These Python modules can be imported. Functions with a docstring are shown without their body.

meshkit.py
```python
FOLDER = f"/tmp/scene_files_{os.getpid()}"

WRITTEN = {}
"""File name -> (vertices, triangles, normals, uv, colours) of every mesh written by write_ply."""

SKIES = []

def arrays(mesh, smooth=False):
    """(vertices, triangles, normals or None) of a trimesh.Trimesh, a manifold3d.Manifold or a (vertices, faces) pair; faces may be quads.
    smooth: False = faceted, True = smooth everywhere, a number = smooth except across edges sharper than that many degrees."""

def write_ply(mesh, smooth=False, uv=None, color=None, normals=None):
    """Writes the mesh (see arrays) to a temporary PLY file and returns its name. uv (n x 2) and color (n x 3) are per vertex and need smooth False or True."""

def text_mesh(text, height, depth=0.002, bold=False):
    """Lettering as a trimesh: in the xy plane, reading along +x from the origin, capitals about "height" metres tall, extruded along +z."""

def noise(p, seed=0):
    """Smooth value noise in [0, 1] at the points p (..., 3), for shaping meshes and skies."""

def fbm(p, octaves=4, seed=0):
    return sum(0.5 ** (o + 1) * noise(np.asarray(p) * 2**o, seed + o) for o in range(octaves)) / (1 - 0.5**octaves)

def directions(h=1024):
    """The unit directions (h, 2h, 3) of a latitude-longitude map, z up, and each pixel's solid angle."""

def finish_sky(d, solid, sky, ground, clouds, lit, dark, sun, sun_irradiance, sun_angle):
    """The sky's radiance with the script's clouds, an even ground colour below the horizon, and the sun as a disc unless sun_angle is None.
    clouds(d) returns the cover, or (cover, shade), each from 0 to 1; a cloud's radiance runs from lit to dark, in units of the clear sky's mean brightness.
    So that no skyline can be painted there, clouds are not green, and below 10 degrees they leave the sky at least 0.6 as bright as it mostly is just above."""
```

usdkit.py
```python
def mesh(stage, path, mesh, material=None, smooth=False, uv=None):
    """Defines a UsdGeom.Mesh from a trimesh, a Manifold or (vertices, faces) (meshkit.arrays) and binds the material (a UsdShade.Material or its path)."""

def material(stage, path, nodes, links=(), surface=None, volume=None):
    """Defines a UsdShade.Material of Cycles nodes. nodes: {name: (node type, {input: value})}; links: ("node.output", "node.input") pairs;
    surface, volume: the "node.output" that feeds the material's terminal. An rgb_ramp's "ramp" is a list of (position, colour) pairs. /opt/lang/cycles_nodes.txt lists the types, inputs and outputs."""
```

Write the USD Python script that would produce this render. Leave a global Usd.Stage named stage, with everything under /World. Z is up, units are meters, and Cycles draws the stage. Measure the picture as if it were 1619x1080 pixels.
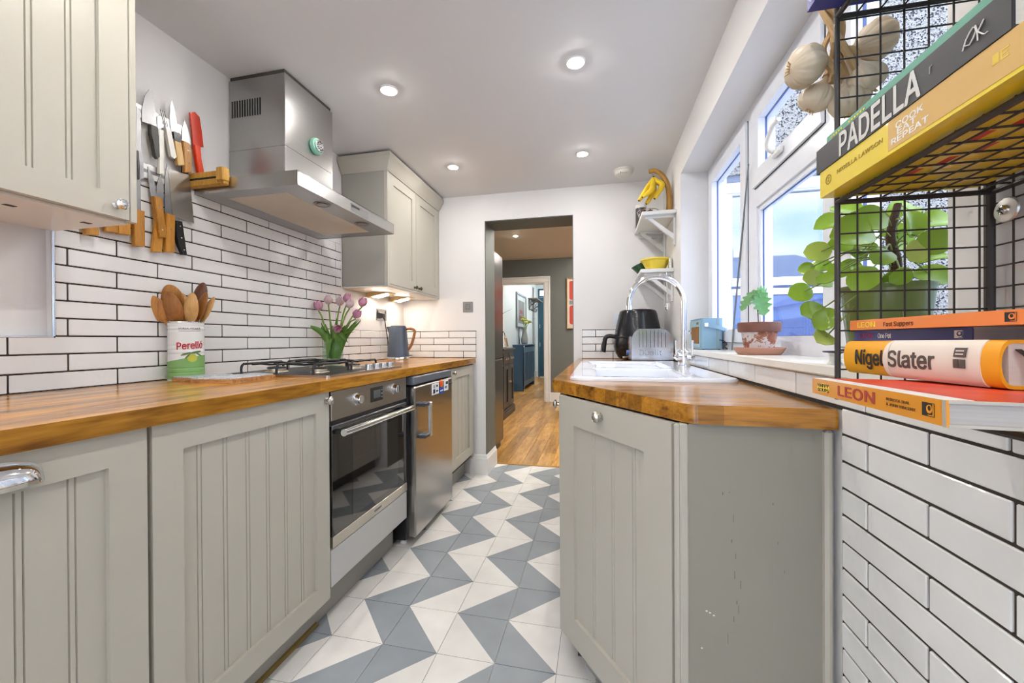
import math, random
import numpy as np, trimesh, manifold3d, usdkit, meshkit
from shapely.geometry import Polygon, Point, LineString, box as sbox
from shapely import affinity
from shapely.ops import unary_union
from pxr import Usd, UsdGeom, UsdLux, UsdShade, Gf, Sdf, Vt

stage = Usd.Stage.CreateInMemory()
UsdGeom.SetStageUpAxis(stage, 'Z'); UsdGeom.SetStageMetersPerUnit(stage, 1.0)
UsdGeom.Xform.Define(stage, '/World')
rnd = random.Random(7)

# ---------------------------------------------------------------- camera
YAW, PITCH, ROLL, EYE = .2126, -.004, -.0055, (.9295, -1.232, 1.1065)
EXPOSURE = 1.8
cam = UsdGeom.Camera.Define(stage, '/World/camera')
cam.CreateHorizontalApertureAttr(36.0); cam.CreateVerticalApertureAttr(24.0)
cam.CreateFocalLengthAttr(622 / 1619 * 36)
cam.CreateClippingRangeAttr((.03, 500.0))
cam.CreateExposureAttr(EXPOSURE)
def cam_axes():
    r = np.array([math.cos(YAW), math.sin(YAW), 0]); f = np.array([-math.sin(YAW), math.cos(YAW), 0]); u = np.array([0, 0, 1.])
    f, u = math.cos(PITCH) * f + math.sin(PITCH) * u, math.cos(PITCH) * u - math.sin(PITCH) * f
    r, u = math.cos(ROLL) * r + math.sin(ROLL) * u, math.cos(ROLL) * u - math.sin(ROLL) * r
    return r, f, u
_r, _f, _u = cam_axes()
cam.AddTransformOp().Set(Gf.Matrix4d(*[float(x) for x in (*_r, 0, *_u, 0, *(-_f), 0, *EYE, 1)]))

# ---------------------------------------------------------------- sky (bright broken cloud)
SKY_STRENGTH = 1.25
sky_mat = usdkit.material(stage, '/World/Looks/sky', {
    'tc': ('texture_coordinate', {}), 'map': ('mapping', {'scale': (1, 1, 2.2)}),
    'n': ('noise_texture', {'scale': 2.6, 'detail': 7.0, 'roughness': .55}),
    'r': ('rgb_ramp', {'ramp': [(.34, (.42, .62, 1.0)), (.52, (.86, .92, 1.0)), (.66, (1, 1, 1))]}),
    'b': ('background_shader', {'strength': SKY_STRENGTH})},
    [('tc.generated', 'map.vector'), ('map.vector', 'n.vector'), ('n.fac', 'r.fac'), ('r.color', 'b.color')], surface='b.background')
dome = UsdLux.DomeLight.Define(stage, '/World/sky_dome'); dome.CreateIntensityAttr(1.0)
UsdShade.MaterialBindingAPI.Apply(dome.GetPrim()).Bind(sky_mat)

# lamp strengths (the lamps themselves are built with their fittings)
DOWNLIGHT, DOWNLIGHT_COLOR = 165.0, (1.0, .97, .925)
UNDERLIGHT = 18.0

# ---------------------------------------------------------------- helpers: materials
def C(*v):
    """sRGB 0-255 (or '#rrggbb') to linear."""
    if isinstance(v[0], str):
        v = [int(v[0][i:i + 2], 16) for i in (1, 3, 5)]
    elif len(v) == 1:
        v = v[0]
    return tuple((x / 255 / 12.92) if x / 255 <= .04045 else ((x / 255 + .055) / 1.055) ** 2.4 for x in v)
MATS = {}
def mat(name, color, rough=.5, metal=0, spec=.5, var=.06, vscale=9., bump=0., bscale=60., rand=0., stretch=(1, 1, 1), coat=0., trans=0., extra=None, rvar=0., ior=1.5, aniso=0.):
    """A principled surface: colour mottled by noise, optional fine relief, optional tone per object."""
    if name in MATS: return MATS[name]
    n = {'geo': ('geometry', {}), 'map': ('mapping', {'scale': stretch}), 'n': ('noise_texture', {'scale': vscale, 'detail': 4.0}),
         'lo': ('mix_color', {'a': tuple(x * (1 - var) for x in color), 'b': tuple(min(1, x * (1 + var)) for x in color)}),
         'p': ('principled_bsdf', {'roughness': rough, 'metallic': metal, 'specular_ior_level': spec, 'coat_weight': coat, 'transmission_weight': trans, 'ior': ior, 'anisotropic': aniso})}
    l = [('geo.position', 'map.vector'), ('map.vector', 'n.vector'), ('n.fac', 'lo.fac')]
    out = 'lo.result'
    if rand:
        n['oi'] = ('object_info', {}); n['mr'] = ('map_range', {'from_min': 0, 'from_max': 1, 'to_min': 1 - rand, 'to_max': 1 + rand})
        n['hv'] = ('hsv', {})
        l += [('oi.random', 'mr.value'), ('mr.result', 'hv.value'), (out, 'hv.color')]; out = 'hv.color'
    l.append((out, 'p.base_color'))
    if rvar:
        n['rr'] = ('map_range', {'from_min': .3, 'from_max': .7, 'to_min': max(0, rough - rvar), 'to_max': rough + rvar}); l += [('n.fac', 'rr.value'), ('rr.result', 'p.roughness')]
    if bump:
        n['bn'] = ('noise_texture', {'scale': bscale, 'detail': 3.0}); n['bu'] = ('bump', {'strength': 1.0, 'distance': bump})
        l += [('map.vector', 'bn.vector'), ('bn.fac', 'bu.height'), ('bu.normal', 'p.normal')]
    MATS[name] = usdkit.material(stage, f'/World/Looks/{name}', n, l, surface='p.BSDF')
    return MATS[name]
def emit(name, color, strength):
    if name not in MATS:
        MATS[name] = usdkit.material(stage, f'/World/Looks/{name}', {'e': ('emission', {'color': color, 'strength': strength})}, [], surface='e.emission')
    return MATS[name]
def pane_mat(name, tint=(1, 1, 1), glossy=(1, 1, 1)):
    """Thin clear glass: transparent, with a reflection that grows towards grazing angles on either face."""
    if name not in MATS:
        n = {'t': ('transparent_bsdf', {'color': tint}), 'g': ('glossy_bsdf', {'roughness': .0, 'color': glossy}), 'm': ('mix_closure', {}), 'lw': ('layer_weight', {'blend': .5}),
             'p': ('math', {'math_type': 'power', 'value2': 5.0}), 'a': ('math', {'math_type': 'multiply_add', 'value2': .45, 'value3': .02})}
        l = [('t.BSDF', 'm.closure1'), ('g.BSDF', 'm.closure2'), ('lw.facing', 'p.value1'), ('p.value', 'a.value1'), ('a.value', 'm.fac')]
        MATS[name] = usdkit.material(stage, f'/World/Looks/{name}', n, l, surface='m.closure')
    return MATS[name]
def wood(name, dark, light, axis='y', rough=.35, scale=14., staves=None, coat=0., rand=0., spec=.5, seam=(.25, .14, .05)):
    """Timber with grain along an axis; staves = (length, width) adds joined staves of differing tone."""
    if name in MATS: return MATS[name]
    k = {'x': (.12, 1, 1), 'y': (1, .12, 1), 'z': (1, 1, .12)}[axis]
    n = {'geo': ('geometry', {}), 'map': ('mapping', {'scale': k}), 'n': ('noise_texture', {'scale': scale * 2.4, 'detail': 6.0, 'roughness': .62, 'distortion': .5}),
         'w': ('noise_texture', {'scale': scale * 11, 'detail': 2.0}), 'mx': ('mix_float', {'fac': .3}),
         'r': ('rgb_ramp', {'ramp': [(.34, dark), (.5, tuple((a * .42 + b * .58) for a, b in zip(dark, light))), (.66, light)]}),
         'p': ('principled_bsdf', {'roughness': rough, 'coat_weight': coat, 'coat_roughness': .08, 'specular_ior_level': spec}), 'bu': ('bump', {'strength': .35, 'distance': .0008})}
    l = [('geo.position', 'map.vector'), ('map.vector', 'n.vector'), ('map.vector', 'w.vector'), ('n.fac', 'mx.a'), ('w.fac', 'mx.b'), ('mx.result', 'r.fac'), ('mx.result', 'bu.height'), ('bu.normal', 'p.normal')]
    out = 'r.color'
    if staves:
        n['bm'] = ('mapping', {'rotation': (0, 0, math.pi / 2 if axis == 'y' else 0)})
        n['br'] = ('brick_texture', {'scale': 1.0, 'brick_width': staves[0], 'row_height': staves[1], 'mortar_size': .0004, 'color1': (.66, .63, .58), 'color2': (1.15, 1.13, 1.08), 'mortar': (.6, .55, .5), 'offset': .37})
        n['mm'] = ('mix_color', {'blend_type': 'multiply', 'fac': 1.0, 'use_clamp': False})
        l += [('geo.position', 'bm.vector'), ('bm.vector', 'br.vector'), (out, 'mm.a'), ('br.color', 'mm.b')]; out = 'mm.result'
    if rand:
        n['oi'] = ('object_info', {}); n['mr'] = ('map_range', {'to_min': 1 - rand, 'to_max': 1 + rand}); n['hv'] = ('hsv', {})
        l += [('oi.random', 'mr.value'), ('mr.result', 'hv.value'), (out, 'hv.color')]; out = 'hv.color'
    l.append((out, 'p.base_color'))
    MATS[name] = usdkit.material(stage, f'/World/Looks/{name}', n, l, surface='p.BSDF')
    return MATS[name]

# ---------------------------------------------------------------- helpers: shapes
def cat(*ms):
    ms = [m for m in ms if m is not None]
    return trimesh.util.concatenate(ms) if len(ms) > 1 else ms[0]
def _ctemplate():
    idx = []; pts = []
    for sx in (-1, 1):
        for sy in (-1, 1):
            for sz in (-1, 1):
                for a in range(3):
                    idx.append((sx, sy, sz, a)); p = np.array([sx, sy, sz], float) * 2
                    p[a] += 0.; q = np.array([sx, sy, sz], float) * 2
                    for b in range(3):
                        if b != a: q[b] -= np.sign(q[b]) * .5
                    pts.append(q)
    h = trimesh.convex.convex_hull(np.array(pts)); h.merge_vertices()
    order = [int(np.argmin(np.linalg.norm(np.array(pts) - v, axis=1))) for v in h.vertices]
    return [idx[o] for o in order], h.faces.copy()
_CI, _CF = _ctemplate()
def cbox(x0, x1, y0, y1, z0, z1, c=.002):
    """A box with chamfered edges (44 triangles); c = 0 a plain box."""
    if c <= 0:
        return trimesh.creation.box(bounds=[(min(x0, x1), min(y0, y1), min(z0, z1)), (max(x0, x1), max(y0, y1), max(z0, z1))])
    lo = np.array([min(x0, x1), min(y0, y1), min(z0, z1)]); hi = np.array([max(x0, x1), max(y0, y1), max(z0, z1)])
    c = min(c, .45 * float((hi - lo).min())); m = (lo + hi) / 2; hh = (hi - lo) / 2
    v = []
    for sx, sy, sz, a in _CI:
        p = np.array([sx, sy, sz], float) * hh
        for b in range(3):
            if b != a: p[b] -= (sx, sy, sz)[b] * c
        v.append(p + m)
    return trimesh.Trimesh(np.array(v), _CF.copy(), process=False)
def frame(m, o, ex, ey, ez):
    """Maps a mesh's x, y, z axes onto ex, ey, ez at the point o."""
    M = np.eye(4); M[:3, 0], M[:3, 1], M[:3, 2], M[:3, 3] = ex, ey, ez, o
    m = m.copy(); m.apply_transform(M)
    return m
def rotz(m, a, o=(0, 0, 0)):
    m = m.copy(); m.apply_transform(trimesh.transformations.rotation_matrix(a, [0, 0, 1], o)); return m
def rot_about(m, a, axis, o=(0, 0, 0)):
    m = m.copy(); m.apply_transform(trimesh.transformations.rotation_matrix(a, axis, o)); return m
def move(m, d):
    m = m.copy(); m.apply_translation(d); return m
def ext(poly, h, z0=0.):
    """A polygon (shapely or a list of points) extruded along z."""
    if not hasattr(poly, 'exterior') and not hasattr(poly, 'geoms'): poly = Polygon(poly)
    if not poly.is_valid: poly = poly.buffer(0)
    ms = [trimesh.creation.extrude_polygon(g, h, engine='earcut') for g in getattr(poly, 'geoms', [poly]) if g.area > 1e-10]
    m = cat(*ms); m.apply_translation((0, 0, z0)); return m
def ext_x(poly_yz, x0, x1):
    """A polygon in the y-z plane extruded along x."""
    m = ext(poly_yz, abs(x1 - x0)); return frame(m, (min(x0, x1), 0, 0), (0, 1, 0), (0, 0, 1), (1, 0, 0))
def ext_y(poly_xz, y0, y1):
    m = ext(poly_xz, abs(y1 - y0)); return frame(m, (0, max(y0, y1), 0), (1, 0, 0), (0, 0, 1), (0, -1, 0))
def lathe(profile, n=32, o=(0, 0, 0), axis='z', close=False):
    """(r, z) pairs turned about an axis through o."""
    p = np.array(profile, float); a = np.arange(n) * 2 * np.pi / n; k = len(p)
    v = np.stack([np.outer(np.cos(a), p[:, 0]), np.outer(np.sin(a), p[:, 0]), np.tile(p[:, 1], (n, 1))], -1).reshape(-1, 3)
    f = []
    for i in range(n):
        j = (i + 1) % n
        for q in range(k - 1):
            A, B, D, E = i * k + q, j * k + q, j * k + q + 1, i * k + q + 1
            if p[q, 0] > 1e-9: f.append((A, B, D))
            if p[q + 1, 0] > 1e-9: f.append((A, D, E))
    m = trimesh.Trimesh(v, np.array(f), process=False); m.merge_vertices()
    if axis == 'x': m = frame(m, (0, 0, 0), (0, 1, 0), (0, 0, 1), (1, 0, 0))
    elif axis == '-x': m = frame(m, (0, 0, 0), (0, -1, 0), (0, 0, 1), (-1, 0, 0))
    elif axis == '-y': m = frame(m, (0, 0, 0), (1, 0, 0), (0, 0, 1), (0, -1, 0))
    elif not isinstance(axis, str):
        ez = np.array(axis, float) / np.linalg.norm(axis); ex = np.cross((0, 0, 1.), ez)
        ex = np.array([1., 0, 0]) if np.linalg.norm(ex) < 1e-6 else ex / np.linalg.norm(ex)
        m = frame(m, (0, 0, 0), ex, np.cross(ez, ex), ez)
    m.apply_translation(o); return m
def tube(pts, r, n=8, cap=True):
    """A round bar along a path; r a number or one per point."""
    p = np.array(pts, float); k = len(p); r = np.asarray(r, float); r = np.interp(np.linspace(0, 1, k), np.linspace(0, 1, len(r)), r) if r.ndim else np.full(k, float(r))
    t = np.gradient(p, axis=0); t /= np.linalg.norm(t, axis=1, keepdims=True) + 1e-12
    a = np.cross(t[0], (0, 0, 1.)) if abs(t[0, 2]) < .9 else np.cross(t[0], (1., 0, 0)); a /= np.linalg.norm(a)
    A = []
    for i in range(k):
        a = a - t[i] * (a @ t[i]); a /= np.linalg.norm(a) + 1e-12; A.append(a)
    A = np.array(A); B = np.cross(t, A); g = np.arange(n) * 2 * np.pi / n
    v = p[:, None] + r[:, None, None] * (np.cos(g)[None, :, None] * A[:, None] + np.sin(g)[None, :, None] * B[:, None])
    v = v.reshape(-1, 3); f = []
    for i in range(k - 1):
        for j in range(n):
            q = (j + 1) % n; f += [(i * n + j, i * n + q, (i + 1) * n + q), (i * n + j, (i + 1) * n + q, (i + 1) * n + j)]
    if cap:
        v = np.vstack([v, p[0], p[-1]]); c0, c1 = len(v) - 2, len(v) - 1
        for j in range(n):
            q = (j + 1) % n; f += [(c0, q, j), (c1, (k - 1) * n + j, (k - 1) * n + q)]
    m = trimesh.Trimesh(v, np.array(f), process=False); return m
def curve(pts, n=24):
    """A smooth path through the points (Catmull-Rom)."""
    p = np.array(pts, float); p = np.vstack([2 * p[0] - p[1], p, 2 * p[-1] - p[-2]]); out = []
    seg = len(p) - 3
    for i in range(seg):
        m = max(2, n // seg)
        for t in np.linspace(0, 1, m, endpoint=(i == seg - 1)):
            a, b, c, d = p[i:i + 4]
            out.append(.5 * ((2 * b) + (-a + c) * t + (2 * a - 5 * b + 4 * c - d) * t * t + (-a + 3 * b - 3 * c + d) * t ** 3))
    return np.array(out)
def rrect(w, h, r, cx=0, cy=0):
    return sbox(cx - w / 2 + r, cy - h / 2 + r, cx + w / 2 - r, cy + h / 2 - r).buffer(r, quad_segs=5)
def ball(c, r, sub=2, sc=(1, 1, 1)):
    m = trimesh.creation.icosphere(sub, 1.0); m.apply_scale(np.array(sc) * r); m.apply_translation(c); return m
def sheet(grid, th=.0008):
    """A thin solid from a (u, v, 3) grid of points: leaves, petals, curved plates."""
    g = np.array(grid, float); nu, nv = g.shape[:2]
    du = np.gradient(g, axis=0); dv = np.gradient(g, axis=1); nn = np.cross(du, dv); nn /= np.linalg.norm(nn, axis=2, keepdims=True) + 1e-12
    a, b = (g + nn * th / 2).reshape(-1, 3), (g - nn * th / 2).reshape(-1, 3); N = nu * nv; f = []
    I = lambda i, j: i * nv + j
    for i in range(nu - 1):
        for j in range(nv - 1):
            q = (I(i, j), I(i + 1, j), I(i + 1, j + 1), I(i, j + 1))
            f += [(q[0], q[1], q[2]), (q[0], q[2], q[3]), (q[0] + N, q[2] + N, q[1] + N), (q[0] + N, q[3] + N, q[2] + N)]
    rim = [I(i, 0) for i in range(nu)] + [I(nu - 1, j) for j in range(1, nv)] + [I(i, nv - 1) for i in range(nu - 2, -1, -1)] + [I(0, j) for j in range(nv - 2, 0, -1)]
    for s, e in zip(rim, rim[1:] + rim[:1]): f += [(s, s + N, e + N), (s, e + N, e)]
    return trimesh.Trimesh(np.vstack([a, b]), np.array(f), process=False)
def words(text, height, width=None, bold=False, depth=.0004, sx=None):
    """Lettering in the xy plane from the origin, squeezed to a width if given."""
    m = meshkit.text_mesh(text, height, depth, bold); m.apply_translation((-m.bounds[0][0], -m.bounds[0][1] if m.bounds[0][1] > 0 else 0, 0))
    if width: m.apply_scale((width / (m.bounds[1][0] - m.bounds[0][0]), 1, 1))
    return m
def blend(bones, edge=.006, smooth=8):
    """Hulls of sphere pairs joined to one smooth body: bones = [((p, r), (q, s)), ...]."""
    tot = manifold3d.Manifold()
    for (p, r), (q, s) in bones:
        tot += manifold3d.Manifold.batch_hull([manifold3d.Manifold.sphere(r, 16).translate(tuple(map(float, p))), manifold3d.Manifold.sphere(s, 16).translate(tuple(map(float, q)))])
    tot = tot.refine_to_length(edge); mm = tot.to_mesh()
    t = trimesh.Trimesh(mm.vert_properties[:, :3], mm.tri_verts); trimesh.smoothing.filter_taubin(t, iterations=smooth); return t

# ---------------------------------------------------------------- helpers: scene objects
USED = {}
def numbered(parent, name):
    k = USED.get((parent, name), 0); USED[(parent, name)] = k + 1
    return f'{parent}/{name}' if k == 0 else f'{parent}/{name}_{k:03d}'
def setd(prim, label=None, cat_=None, group=None, kind=None):
    for k, v in (('label', label), ('category', cat_), ('group', group), ('kind', kind)):
        if v: prim.SetCustomDataByKey(k, v)
class Node:
    def __init__(s, path, loc, data=None): s.path, s.loc, s.data = path, np.array(loc, float), data
def thing(name, label, category, loc=(0, 0, 0), group=None, kind=None):
    p = numbered('/World', name); x = UsdGeom.Xform.Define(stage, p)
    x.AddTranslateOp().Set(Gf.Vec3d(*map(float, loc))); setd(x.GetPrim(), label, category, group, kind)
    return Node(p, loc, (name, label, category, group))
def part(t, name, mesh, m, smooth=35, label=None, kind=None, uv=None):
    """A mesh in world coordinates as a child of the thing or part t."""
    p = numbered(t.path, name); mesh = mesh.copy(); mesh.apply_translation(-t.loc)
    g = usdkit.mesh(stage, p, mesh, m, smooth=smooth if uv is None else False, uv=uv)
    setd(g.GetPrim(), label, kind=kind); return Node(p, t.loc)
def copy_of(t, loc, label, rz=0., group=None):
    name, _, category, g = t.data; p = numbered('/World', name); x = UsdGeom.Xform.Define(stage, p)
    x.GetPrim().GetReferences().AddInternalReference(t.path); x.ClearXformOpOrder()
    x.AddTranslateOp().Set(Gf.Vec3d(*map(float, loc)))
    if rz: x.AddRotateZOp(opSuffix='turn').Set(math.degrees(rz))
    x.GetPrim().SetInstanceable(True); setd(x.GetPrim(), label, category, group or g); return Node(p, loc, (name, label, category, g))
def struct(name, label, category, loc=(0, 0, 0)):
    return thing(name, label, category, loc, kind='structure')
# ---------------------------------------------------------------- materials used all over
WHITE = mat('white_wall_paint', C(226, 224, 222), .6, var=.012, vscale=3, bump=.0006, bscale=45)
CEIL = mat('white_ceiling_paint', C(222, 221, 221), .7, var=.01, vscale=2)
GREYWALL = mat('grey_wall_paint', C(104, 108, 104), .55, var=.02, vscale=3, bump=.0005, bscale=45)
HALLWALL = mat('pale_blue_wall_paint', C(214, 224, 228), .6, var=.01, vscale=3)
TRIM = mat('white_gloss_trim', C(232, 231, 229), .3, var=.01)
CAB = mat('grey_cabinet_paint', C(186, 181, 168), .38, var=.02, vscale=5, bump=.0002, bscale=120)
CABDARK = mat('cabinet_gap', C(70, 66, 60), .8)
GLAZE = mat('white_glazed_tile', C(232, 231, 229), .12, var=.02, vscale=6, bump=.0035, bscale=13, rand=.025)
GROUT = mat('dark_brown_grout', C(62, 53, 46), .9, var=.12, vscale=60)
CHROME = mat('chrome', (.83, .84, .86), .08, 1.0, var=.0)
STEEL = mat('brushed_steel', (.48, .475, .47), .28, 1.0, var=.06, vscale=90, stretch=(1, .02, 1))
STEELV = mat('brushed_steel_upright', (.43, .425, .42), .3, 1.0, var=.05, vscale=90, stretch=(1, .02, 1))
DARKSTEEL = mat('dark_steel', (.25, .25, .26), .3, 1.0, var=.1)
NICKEL = mat('aged_nickel', (.55, .53, .48), .26, 1.0, var=.15, vscale=60)
BLACK = mat('black_plastic', C(22, 22, 24), .35)
BLACKMETAL = mat('black_enamel', C(24, 24, 26), .4, var=.1)
WIRE = mat('grey_black_wire', C(62, 58, 56), .45, metal=.3, var=.15, vscale=40)
UPVC = mat('white_window_plastic', C(228, 231, 238), .22, var=.01)
RUBBER = mat('black_gasket', C(20, 20, 24), .6)
MIDWHITE = mat('white_plastic', C(228, 228, 226), .35)
OAK = wood('oak_worktop', C(120, 70, 8), C(214, 152, 48), 'y', .2, 9, (1.1, .045), coat=.06)
OAKEND = wood('oak_worktop_blocks', C(102, 58, 6), C(194, 134, 40), 'x', .17, 12, (.33, .042), coat=.12)
BEECH = wood('yellow_beech', C(176, 124, 40), C(214, 166, 78), 'z', .45, 30)

# ---------------------------------------------------------------- room constants
XL, XR, YF, YF2, ZC, YB = -.70, 1.42, 1.89, 2.18, 2.303, -3.3
WT, WTT = .96, .042                        # worktop top, thickness
JX0, JX1, JZ = .03, .751, 2.087            # the opening in the end wall
T, GX0, GY0 = .2106, -.0493, .0653         # floor tile pitch and grid origin

# ---------------------------------------------------------------- tiled kitchen floor
fl = struct('floor', 'patterned cement tile floor of grey and white zigzags', 'floor')
part(fl, 'grout_bed', cbox(XL - .15, XR + .3, YB - .15, YF2 - .005, -.05, -.003, 0), mat('pale_grout', C(176, 172, 164), .9, var=.1, vscale=30))
tile_mat = usdkit.material(stage, '/World/Looks/cement_tile', {
    'uv': ('uvmap', {'attribute': 'st'}), 'x': ('separate_xyz', {}), 'oi': ('object_info', {}), 'geo': ('geometry', {}),
    'n': ('noise_texture', {'scale': 7.0, 'detail': 5.0}), 'r': ('rgb_ramp', {'ramp': [(.49, C(226, 223, 218)), (.51, C(146, 152, 157))], 'interpolate': False}),
    'a': ('map_range', {'from_min': .25, 'from_max': .75, 'to_min': .9, 'to_max': 1.08}), 'b': ('map_range', {'to_min': .96, 'to_max': 1.04}),
    'h1': ('hsv', {}), 'h2': ('hsv', {}), 'p': ('principled_bsdf', {'roughness': .38, 'specular_ior_level': .4})},
    [('uv.UV', 'x.vector'), ('x.x', 'r.fac'), ('geo.position', 'n.vector'), ('n.fac', 'a.value'), ('oi.random', 'b.value'), ('r.color', 'h1.color'), ('a.result', 'h1.value'),
     ('h1.color', 'h2.color'), ('b.result', 'h2.value'), ('h2.color', 'p.base_color')], surface='p.BSDF')
def floor_tile(i, j, area):
    """One tile: two prisms that meet on the diagonal, each cut to the tile's visible part."""
    g = .0012; X0, X1, Y0, Y1 = GX0 + T * i, GX0 + T * (i + 1), GY0 + T * j, GY0 + T * (j + 1)
    clip = sbox(X0 + g, Y0 + g, X1 - g, Y1 - g).intersection(area)
    if clip.is_empty or clip.area < 1e-5: return
    left = Polygon([(X0, Y0), (X0, Y1), (X1, Y0)] if j % 2 == 0 else [(X0, Y0), (X0, Y1), (X1, Y1)])
    vs, us = [], []
    for poly, grey in ((left.intersection(clip), i % 2 != 0), (clip.difference(left), i % 2 == 0)):
        if poly.is_empty or poly.area < 1e-6 or poly.geom_type != 'Polygon': continue
        m = ext(poly, .012, -.012); t = m.triangles.reshape(-1, 3); vs.append(t); us.append(np.full((len(t), 2), float(grey)))
    v = np.vstack(vs); part(fl, 'floor_tile', trimesh.Trimesh(v, np.arange(len(v)).reshape(-1, 3), process=False), tile_mat, uv=np.vstack(us))
FLOOR = unary_union([sbox(-.16, -.75, .92, YF - .004), sbox(JX0 + .006, 0, JX1 - .006, YF2 - .005)])
for j in range(-4, 10):
    for i in range(-1, 5): floor_tile(i, j, FLOOR)

# ---------------------------------------------------------------- walls
def tiles(w, plane, at, out, rows, joints, region, name='wall_tile', th=.007, gap=.0048):
    """Glazed tiles on a wall. plane 'x' or 'y'; rows: (z0, z1); joints(k): positions along the wall; region: shapely area (along, z)."""
    for k, (z0, z1) in enumerate(rows):
        e = joints(k)
        for a, b in zip(e[:-1], e[1:]):
            r = sbox(a + gap / 2, z0 + gap / 2, b - gap / 2, z1 - gap / 2).intersection(region)
            for q in getattr(r, 'geoms', [r]):
                if q.is_empty or q.area < 1e-4: continue
                u0, v0, u1, v1 = q.bounds; d = at + out * (th + rnd.uniform(-.0006, .0006)); s = at + out * .0005
                part(w, name, cbox(s, d, u0, u1, v0, v1, .0016) if plane == 'x' else cbox(u0, u1, s, d, v0, v1, .0016), GLAZE, smooth=False)
def run(a, b, first, pitch=.26):
    k0 = math.floor((a - first) / pitch) - 1; return [first + pitch * k for k in range(k0, k0 + int((b - a) / pitch) + 5)]

NI0, NI1, NZ0, NZ1 = -1.15, -.348, 1.126, 1.4535          # shallow niche under the near wall cabinet
wl = struct('wall_left', 'long white wall behind the hob with brick-laid glazed tiles', 'wall')
part(wl, 'plaster', cat(cbox(XL - .15, XL, YB - .15, NI0, 0, ZC, 0), cbox(XL - .15, XL, NI1, YF, 0, ZC, 0), cbox(XL - .15, XL, NI0, NI1, 0, NZ0, 0), cbox(XL - .15, XL, NI0, NI1, NZ1, ZC, 0),
                        cbox(XL - .15, XL - .03, NI0, NI1, NZ0, NZ1, 0)), WHITE)
part(wl, 'grout', cat(cbox(XL, XL + .0035, NI1, 1.037, WT, 1.7335, 0), cbox(XL, XL + .0035, 1.037, YF, WT, 1.182, 0), cbox(XL, XL + .0035, -1.2, NI1, WT, NZ0, 0)), GROUT)
R = .0553
reg = unary_union([sbox(NI1, WT, 1.035, 1.7335), sbox(1.034, WT, YF - .004, 1.182), sbox(-1.2, WT, NI1 + .001, NZ0)])
tiles(wl, 'x', XL, 1, [(WT + R * k, WT + R * (k + 1)) for k in range(14)], lambda k: run(-1.3, 2, -.188 if k % 2 == 0 else -.318), reg)
part(wl, 'edge_trim', cat(cbox(XL, XL + .0085, NI1 - .006, NI1, NZ0 - .005, NZ1, .001), cbox(XL, XL + .0085, NI0, NI1, NZ0 - .005, NZ0, .001)), CHROME, label='chrome edge strip around the niche')

wf = struct('wall_far', 'white end wall with the grey-lined opening to the next room', 'wall')
part(wf, 'plaster', cat(cbox(-1.6, JX0, YF, YF2, 0, 2.75, 0), cbox(JX1, XR + .26, YF, YF2, 0, 2.75, 0), cbox(JX0, JX1, YF, YF2, JZ, 2.75, 0)), WHITE)
part(wf, 'grout', cat(cbox(XL, -.047, YF - .0035, YF, WT, 1.184, 0), cbox(.815, XR, YF - .0035, YF, WT, 1.1835, 0)), GROUT)
tiles(wf, 'y', YF, -1, [(WT + R * k, WT + R * (k + 1)) for k in range(4)], lambda k: run(-1, 0, -.285 if k % 2 else -.16), sbox(XL + .008, WT, -.049, 1.182))
tiles(wf, 'y', YF, -1, [(WT + R * k, WT + R * (k + 1)) for k in range(4)], lambda k: run(.7, 1.5, .92 if k % 2 else 1.05), sbox(.817, WT, XR - .001, 1.182))
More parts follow.
